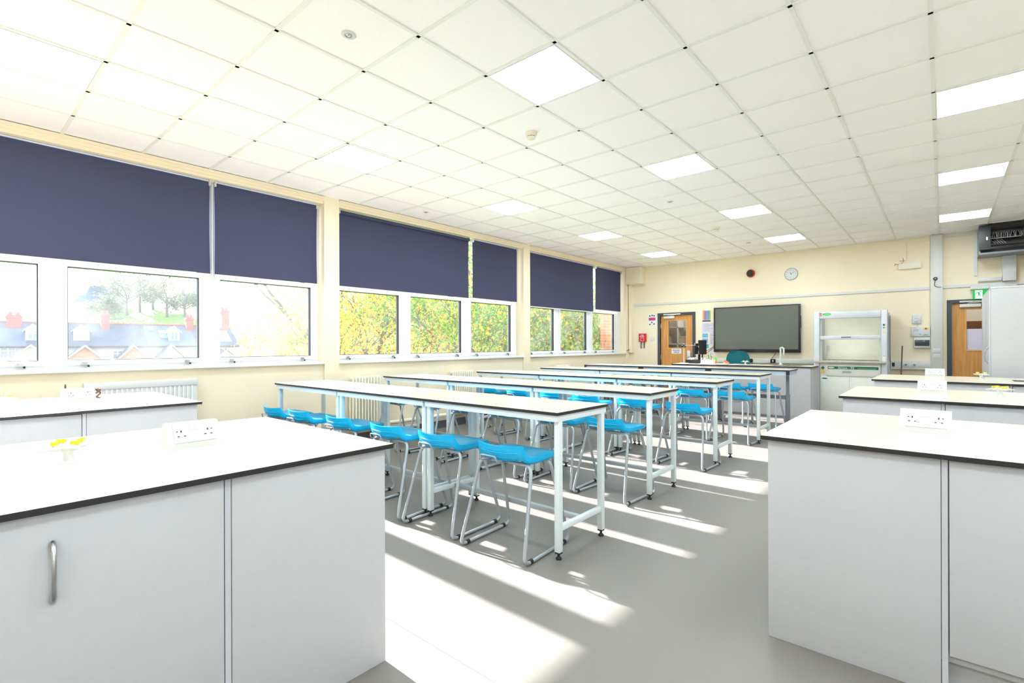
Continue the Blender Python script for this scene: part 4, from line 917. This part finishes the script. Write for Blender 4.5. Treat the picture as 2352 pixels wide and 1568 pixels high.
# terraced houses: local x along row, y away, z up; seen from y<0
O = wp(60, 40.3, 0); Ax = (wp(540, 50.5, 0)-O); RL = Ax.length; RZ = math.atan2(Ax.y, Ax.x)
def hx(px):
    u = (px-1176)/1146.77; return RL*(u*O.dot(fw)-O.dot(rt))/(Ax.dot(rt)-u*Ax.dot(fw))
def house(x0, x1, label, roofm, gables=(), dormer=(), chims=(), windows=(), sky=(), base=-4.2, wallm='render', eave=1.35, ridge=3.35, redridge=False):
    pos = O+Ax.normalized()*x0; t = thing('terraced_house', (pos.x, pos.y, base), label, 'house', 'terraced houses beyond the windows', rz=RZ)
    W = x1-x0; dz = -base; D = 7.5
    MB().box((0, 0, 0), (W, D, eave+dz)).build('wall', wallm, t)
    MB().prism([(-.35, eave+dz-.05), (D/2, ridge+dz), (D+.35, eave+dz-.05), (D+.35, eave+dz-.2), (D/2, ridge+dz-.18), (-.35, eave+dz-.2)], 'x', 0, W).build('roof', roofm, t)
    MB().box((0, D/2-.1, ridge+dz-.02), (W, D/2+.1, ridge+dz+.09)).build('ridge_tiles', 'ridge', t)
    MB().cyl((0, -.42, eave+dz-.1), (W, -.42, eave+dz-.1), .06, 8).build('gutter', 'black', t)
    def win(x, z, w_, h_, y, par):
        f = MB(); f.box((x, y-.06, z), (x+w_, y+.02, z+.07)); f.box((x, y-.06, z+h_-.07), (x+w_, y+.02, z+h_)); f.box((x, y-.06, z), (x+.07, y+.02, z+h_)); f.box((x+w_-.07, y-.06, z), (x+w_, y+.02, z+h_)); f.box((x+w_/2-.04, y-.06, z), (x+w_/2+.04, y+.02, z+h_)); f.box((x, y-.06, z+h_*.62), (x+w_, y+.02, z+h_*.62+.05))
        o = f.build('window', 'upvc', par); MB().box((x+.05, y-.03, z+.05), (x+w_-.05, y-.01, z+h_-.05)).build('pane', 'hwin', o)
    for (gx0, gx1, gm, apex, ww) in gables:
        g0, g1 = gx0-x0, gx1-x0; c = (g0+g1)/2; e = apex-.95; e += dz; ap = apex+dz; G = -2.2
        w_ = MB(); w_.prism([(g0+.15, 0), (g1-.15, 0), (g1-.15, e), (c, ap-.1), (g0+.15, e)], 'y', G, 0); wo = w_.build('gable_wing', gm, t)
        r_ = MB(); th = .12; r_.prism([(g0-.1, e-.18), (c, ap+.02), (c, ap+.02+th), (g0-.1, e-.18+th)], 'y', G-.25, .3); r_.prism([(g1+.1, e-.18), (c, ap+.02), (c, ap+.02+th), (g1+.1, e-.18+th)], 'y', G-.25, .3); r_.build('gable_roof', 'slate', wo)
        v_ = MB(); v_.prism([(g0-.12, e-.26), (c, ap-.06), (c, ap+.1), (g0-.12, e-.08)], 'y', G-.3, G-.25); v_.prism([(g1+.12, e-.26), (c, ap-.06), (c, ap+.1), (g1+.12, e-.08)], 'y', G-.3, G-.25); v_.build('barge_board', 'upvc', wo)
        if ww: win(c-ww/2, e-1.25, ww, 1.1, G, wo)
    for (dx, ww) in dormer:
        x = dx-x0; z0 = dz+2.0; y = 1.0
        b = MB(); b.prism([(x-ww/2, z0-.25), (x+ww/2, z0-.25), (x+ww/2, z0+.62), (x, z0+1.05), (x-ww/2, z0+.62)], 'y', y-.4, 3.0); do = b.build('dormer', 'render', t)
        r_ = MB(); r_.prism([(x-ww/2-.15, z0+.5), (x, z0+1.05), (x, z0+1.15), (x-ww/2-.15, z0+.6)], 'y', y-.6, 3.3); r_.prism([(x+ww/2+.15, z0+.5), (x, z0+1.05), (x, z0+1.15), (x+ww/2+.15, z0+.6)], 'y', y-.6, 3.3); r_.build('dormer_roof', 'upvc' if x < 5 else 'slate', do)
        win(x-ww/2+.12, z0-.18, ww-.24, .78, y-.4, do)
    for (cx_, cw_, ct) in chims:
        x = cx_-x0; b = MB(); b.box((x-cw_/2, D/2-1.1, ridge+dz-.75), (x+cw_/2, D/2-.3, ct+dz)); b.box((x-cw_/2-.08, D/2-1.18, ct+dz-.22), (x+cw_/2+.08, D/2-.22, ct+dz-.1)); co = b.build('chimney', 'chim', t)
        for q in (-.25, .25): MB().lathe((x+q*cw_, D/2-.7, ct+dz), [(.14, 0), (.1, .3)], 10).build('chimney_pot', 'ridge', co)
    for (sx, sz, sw, sh) in sky:
        x = sx-x0; k_ = (ridge-eave)/(D/2+.35); y = (sz-eave)/k_-.35; 
        a = MB(); y2 = (sz+sh-eave)/k_-.35; a.add([(x, y, sz+dz), (x+sw, y, sz+dz), (x+sw, y2, sz+sh+dz), (x, y2, sz+sh+dz), (x, y-.05, sz+dz+.1), (x+sw, y-.05, sz+dz+.1), (x+sw, y2-.05, sz+sh+dz+.1), (x, y2-.05, sz+sh+dz+.1)], [(0,3,2,1),(4,5,6,7),(0,1,5,4),(1,2,6,5),(2,3,7,6),(3,0,4,7)]); a.build('skylight', 'bluepaper', t)
    for (wx, wz, ww, wh) in windows: win(wx-x0, wz+dz, ww, wh, 0, t)
    return t
house(hx(-160), hx(60), 'slate-roofed terraced house beyond the left edge of the windows', 'slate2', windows=((hx(0), .3, .9, 1.0),), chims=((hx(27), .9, 3.9),))
house(hx(60), hx(150), 'white rendered terraced house seen behind the first window mullion', 'slate', gables=((hx(28), hx(118), 'render', 1.35, .9),), dormer=((hx(75), .9),))
house(hx(150), hx(340), 'dark slate terraced house with brick gable wings and white dormer', 'slate', gables=((hx(152), hx(232), 'hbrick', 1.3, 1.0), (hx(270), hx(330), 'hbrick', 1.3, 1.0)), dormer=((hx(188), 1.05),), chims=((hx(247), .62, 4.25),), windows=((hx(258), .05, .75, .85),))
house(hx(340), hx(452), 'blue slate terraced house with a white gable and skylight', 'slate2', gables=((hx(358), hx(414), 'render', 1.3, 0),), dormer=((hx(403), .85),), chims=((hx(449), .6, 4.1),), sky=((hx(372), 2.0, .65, .7), (hx(350), 2.7, .4, .35)))
house(hx(452), hx(548), 'terraced house with a blue sheeted roof patch seen in the next window', 'slate', gables=((hx(478), hx(540), 'render', .9, 0),), chims=((hx(533), .7, 5.0),), sky=((hx(503), 1.65, 1.2, 1.1),))
# houses on the hill
for px, w_, h_, d, lab in ((195, 4.0, 4.0, 118, 'pale hilltop house, left of the pair seen through the window'), (222, 4.5, 5.6, 122, 'pale hilltop house with a taller roof, right of the pair')):
    u = (px-1176)/1146.77; p = wp(px, d, hz(d, u)); t = thing('hill_house', p, lab, 'house', 'houses on the hill', rz=YAW)
    MB().box((-w_/2, 0, -.5), (w_/2, 5, h_*.6)).build('wall', 'render', t); MB().prism([(-w_/2-.3, h_*.6), (w_/2+.3, h_*.6), (w_/2*.6, h_), (-w_/2*.6, h_)], 'y', -.3, 5.3).build('roof', 'slate2', t)

# trees
def sunclip(p): return p.z < 1.75+.4286*(-6.1-p.x)
def branches(mb, p, d, l, r, depth, rnd, tips, spread=.7, clip=True, n=2):
    pts = [p]; q = p.copy(); dd = d.copy()
    for k in range(3):
        dd = (dd+Vector((rnd.uniform(-.25, .25), rnd.uniform(-.25, .25), rnd.uniform(-.1, .16)))).normalized(); q = q+dd*l/3; pts.append(q.copy())
    if clip and not sunclip(q+Vector((0, 0, .25))): return
    mb.tube(pts, [r, r*.85, r*.7, r*.55], 5 if depth > 2 else 6, caps=False); tips.append((pts[2].copy(), depth)); tips.append((q.copy(), depth))
    if depth <= 0: return
    for k in range(n+(rnd.random() < .5)):
        nd_ = (dd+Vector((rnd.uniform(-1, 1), rnd.uniform(-1, 1), rnd.uniform(-.45, .75)))*spread).normalized(); branches(mb, q, nd_, l*rnd.uniform(.66, .84), r*.56, depth-1, rnd, tips, spread, clip, n)
def leaves(rnd, centers, count, rad, size, weights, clip=True, squash=1):
    vs = []; fs = []; mi = []; k = 0; tries = 0
    while k < count and tries < count*4:
        tries += 1; c = rnd.choice(centers); p = c+Vector((rnd.gauss(0, rad), rnd.gauss(0, rad), rnd.gauss(0, rad*squash)))
        if clip and (not sunclip(p+Vector((0, 0, .1))) or p.x > -7.6): continue
        s = size*rnd.uniform(.6, 1.25); a = Vector((rnd.gauss(0, 1), rnd.gauss(0, 1), rnd.gauss(-.6, .8))).normalized(); b_ = a.cross(Vector((rnd.gauss(0, 1), rnd.gauss(0, 1), rnd.gauss(0, 1)))).normalized(); n_ = a.cross(b_)
        o = len(vs); f = n_*s*.16
        vs += [p, p+a*s*.25+b_*s*.3+f, p+a*s*.65+b_*s*.27+f*.6, p+a*s*1.08-f*.5, p+a*s*.65-b_*s*.27+f*.6, p+a*s*.25-b_*s*.3+f]; fs += [(o, o+1, o+2, o+3), (o, o+3, o+4, o+5)]
        m_ = rnd.choices(range(len(weights)), weights)[0]; mi += [m_, m_]; k += 1
    return vs, fs, mi
def tree(loc, h, seed, label, mats, weights, count, rad=.42, size=.108, depth=4, spread=.75, clip=True, l0=None, r0=.2, group='autumn trees outside', name='autumn_tree', lean=(0, 0), n=2, d0=None):
    rnd = random.Random(seed); t = thing(name, loc, label, 'tree', group); base = Vector(loc)
    mb = MB(); tips = []
    top = base+Vector((lean[0], lean[1], h*.42)); pts = [base, base.lerp(top, .5)+Vector((.1, -.08, 0)), top]
    mb.tube(pts, [r0, r0*.85, r0*.7], 9, caps=False)
    for k in range(5):
        a = k*1.256+rnd.random(); d = Vector((math.cos(a), math.sin(a), .55)).normalized(); branches(mb, top if k % 2 else pts[1].lerp(top, .5), d, l0 or h*.26, r0*.5, depth, rnd, tips, spread, clip, n)
    branches(mb, top, Vector((0, 0, 1)), l0 or h*.26, r0*.6, depth, rnd, tips, spread, clip, n)
    mb.v = [(x-base.x, y-base.y, z-base.z) for x, y, z in mb.v]; mb.build('trunk_and_branches', 'bark', t, fix=False)
    cs = [p for p, dp in tips if dp <= depth-1] or [top]
    vs, fs, mi = leaves(rnd, cs, count, rad, size, weights, clip); lb = MB(); lb.v = [tuple(v-base) for v in vs]; lb.f = fs; lb.m = mi; lb.sm = [False]*len(fs)
    lb.build('foliage', mats, t, fix=False); return t
G0 = -4.2
M['hgry'] = leafmat('grey green leaves', (128, 134, 116), .3); M['hrus'] = leafmat('dull brown leaves', (140, 124, 110), .3)
tree((-14.2, 9.6, G0), 8.2, 21, 'yellow-leaved autumn tree filling the window left of centre', ['lyel', 'lamb', 'llim', 'lgrn'], (6, 2, 2, 1), 9500, r0=.24, l0=1.35)
tree((-12.8, 14.4, G0), 8.6, 34, 'green and yellow tree behind the middle window', ['lgrn', 'llim', 'lyel', 'lolv'], (6, 3.5, 2.2, 1), 22000, r0=.3, l0=2.0, depth=5)
tree((-12.0, 18.6, G0), 8.6, 47, 'green and lime tree behind the farthest window', ['lgrn', 'llim', 'lyel', 'lolv'], (5, 4, 2, 1), 22000, r0=.26)
tree((-18.5, 21, G0), 12, 52, 'tall lime-yellow tree standing behind the nearer trees', ['lyel', 'llim', 'lamb', 'lgrn'], (3, 4, .4, 4), 13000, rad=.7, size=.2, r0=.3)
tree((-25, 14.5, G0), 12, 61, 'russet half-bare tree beyond the houses end', ['lrus', 'lamb', 'lolv'], (5, 2, 1), 5000, rad=.6, size=.13, r0=.3)
# far trees on the hill
fr_ = [(263, 118, 9.5, 'tall sparse hill tree, leftmost of the hilltop group'), (292, 112, 9, 'broad olive hill tree in the middle of the hilltop group'), (322, 115, 9.5, 'tall bare-topped hill tree right of the white gap'), (384, 108, 9.5, 'spreading grey hill tree standing alone on the slope'), (425, 108, 5.2, 'low bushy hill tree at the right end of the group'), (245, 105, 4.5, 'rounded yellowish bush behind the brick chimney'), (352, 118, 5.0, 'low dark hedge tree between the hilltop trees')]
for k, (px, d, h, lab) in enumerate(fr_):
    u = (px-1176)/1146.77; p = wp(px, d, hz(d, u)-.1)
    tree(p, h, 100+k, lab, ['hgry', 'lolv', 'hrus'], (5, 3, 1), 700 if h > 6 else 2200, rad=.6 if h > 6 else .7, size=.42, depth=3, clip=False, r0=.28, group='far trees on the hill', name='hill_tree')
# shrubs in front of the houses
for k, (px, d, h, c, lab) in enumerate([(350, 37, 2.6, 'lyel', 'yellowish garden shrub in front of the blue slate house'), (300, 36, 2.0, 'lyel', 'small golden shrub below the brick gable'), (440, 38, 2.6, 'llim', 'pale green garden shrub at the right of the big window'), (580, 36, 4.6, 'lrus', 'russet shrub left of the yellow tree')]):
    p = wp(px, d, -1.9 if k < 3 else -2.2); rnd = random.Random(k+70); t = thing('garden_shrub', p, lab, 'shrub', 'garden shrubs')
    cs = [Vector((rnd.gauss(0, h*.32), rnd.gauss(0, h*.3), h*.3+rnd.gauss(0, h*.22))) for q in range(16)]; vs, fs, mi = leaves(rnd, cs, 1500, .35, .17, (5, 2, 2), clip=False); lb = MB(); lb.v = [tuple(v) for v in vs]; lb.f = fs; lb.m = mi; lb.sm = [False]*len(fs); lb.build('foliage', [c, 'lolv', 'lamb'], t, fix=False)
    MB().tube([(0, 0, -2.3), (0, 0, h*.4)], [.1, .05], 6).build('stem', 'bark', t)
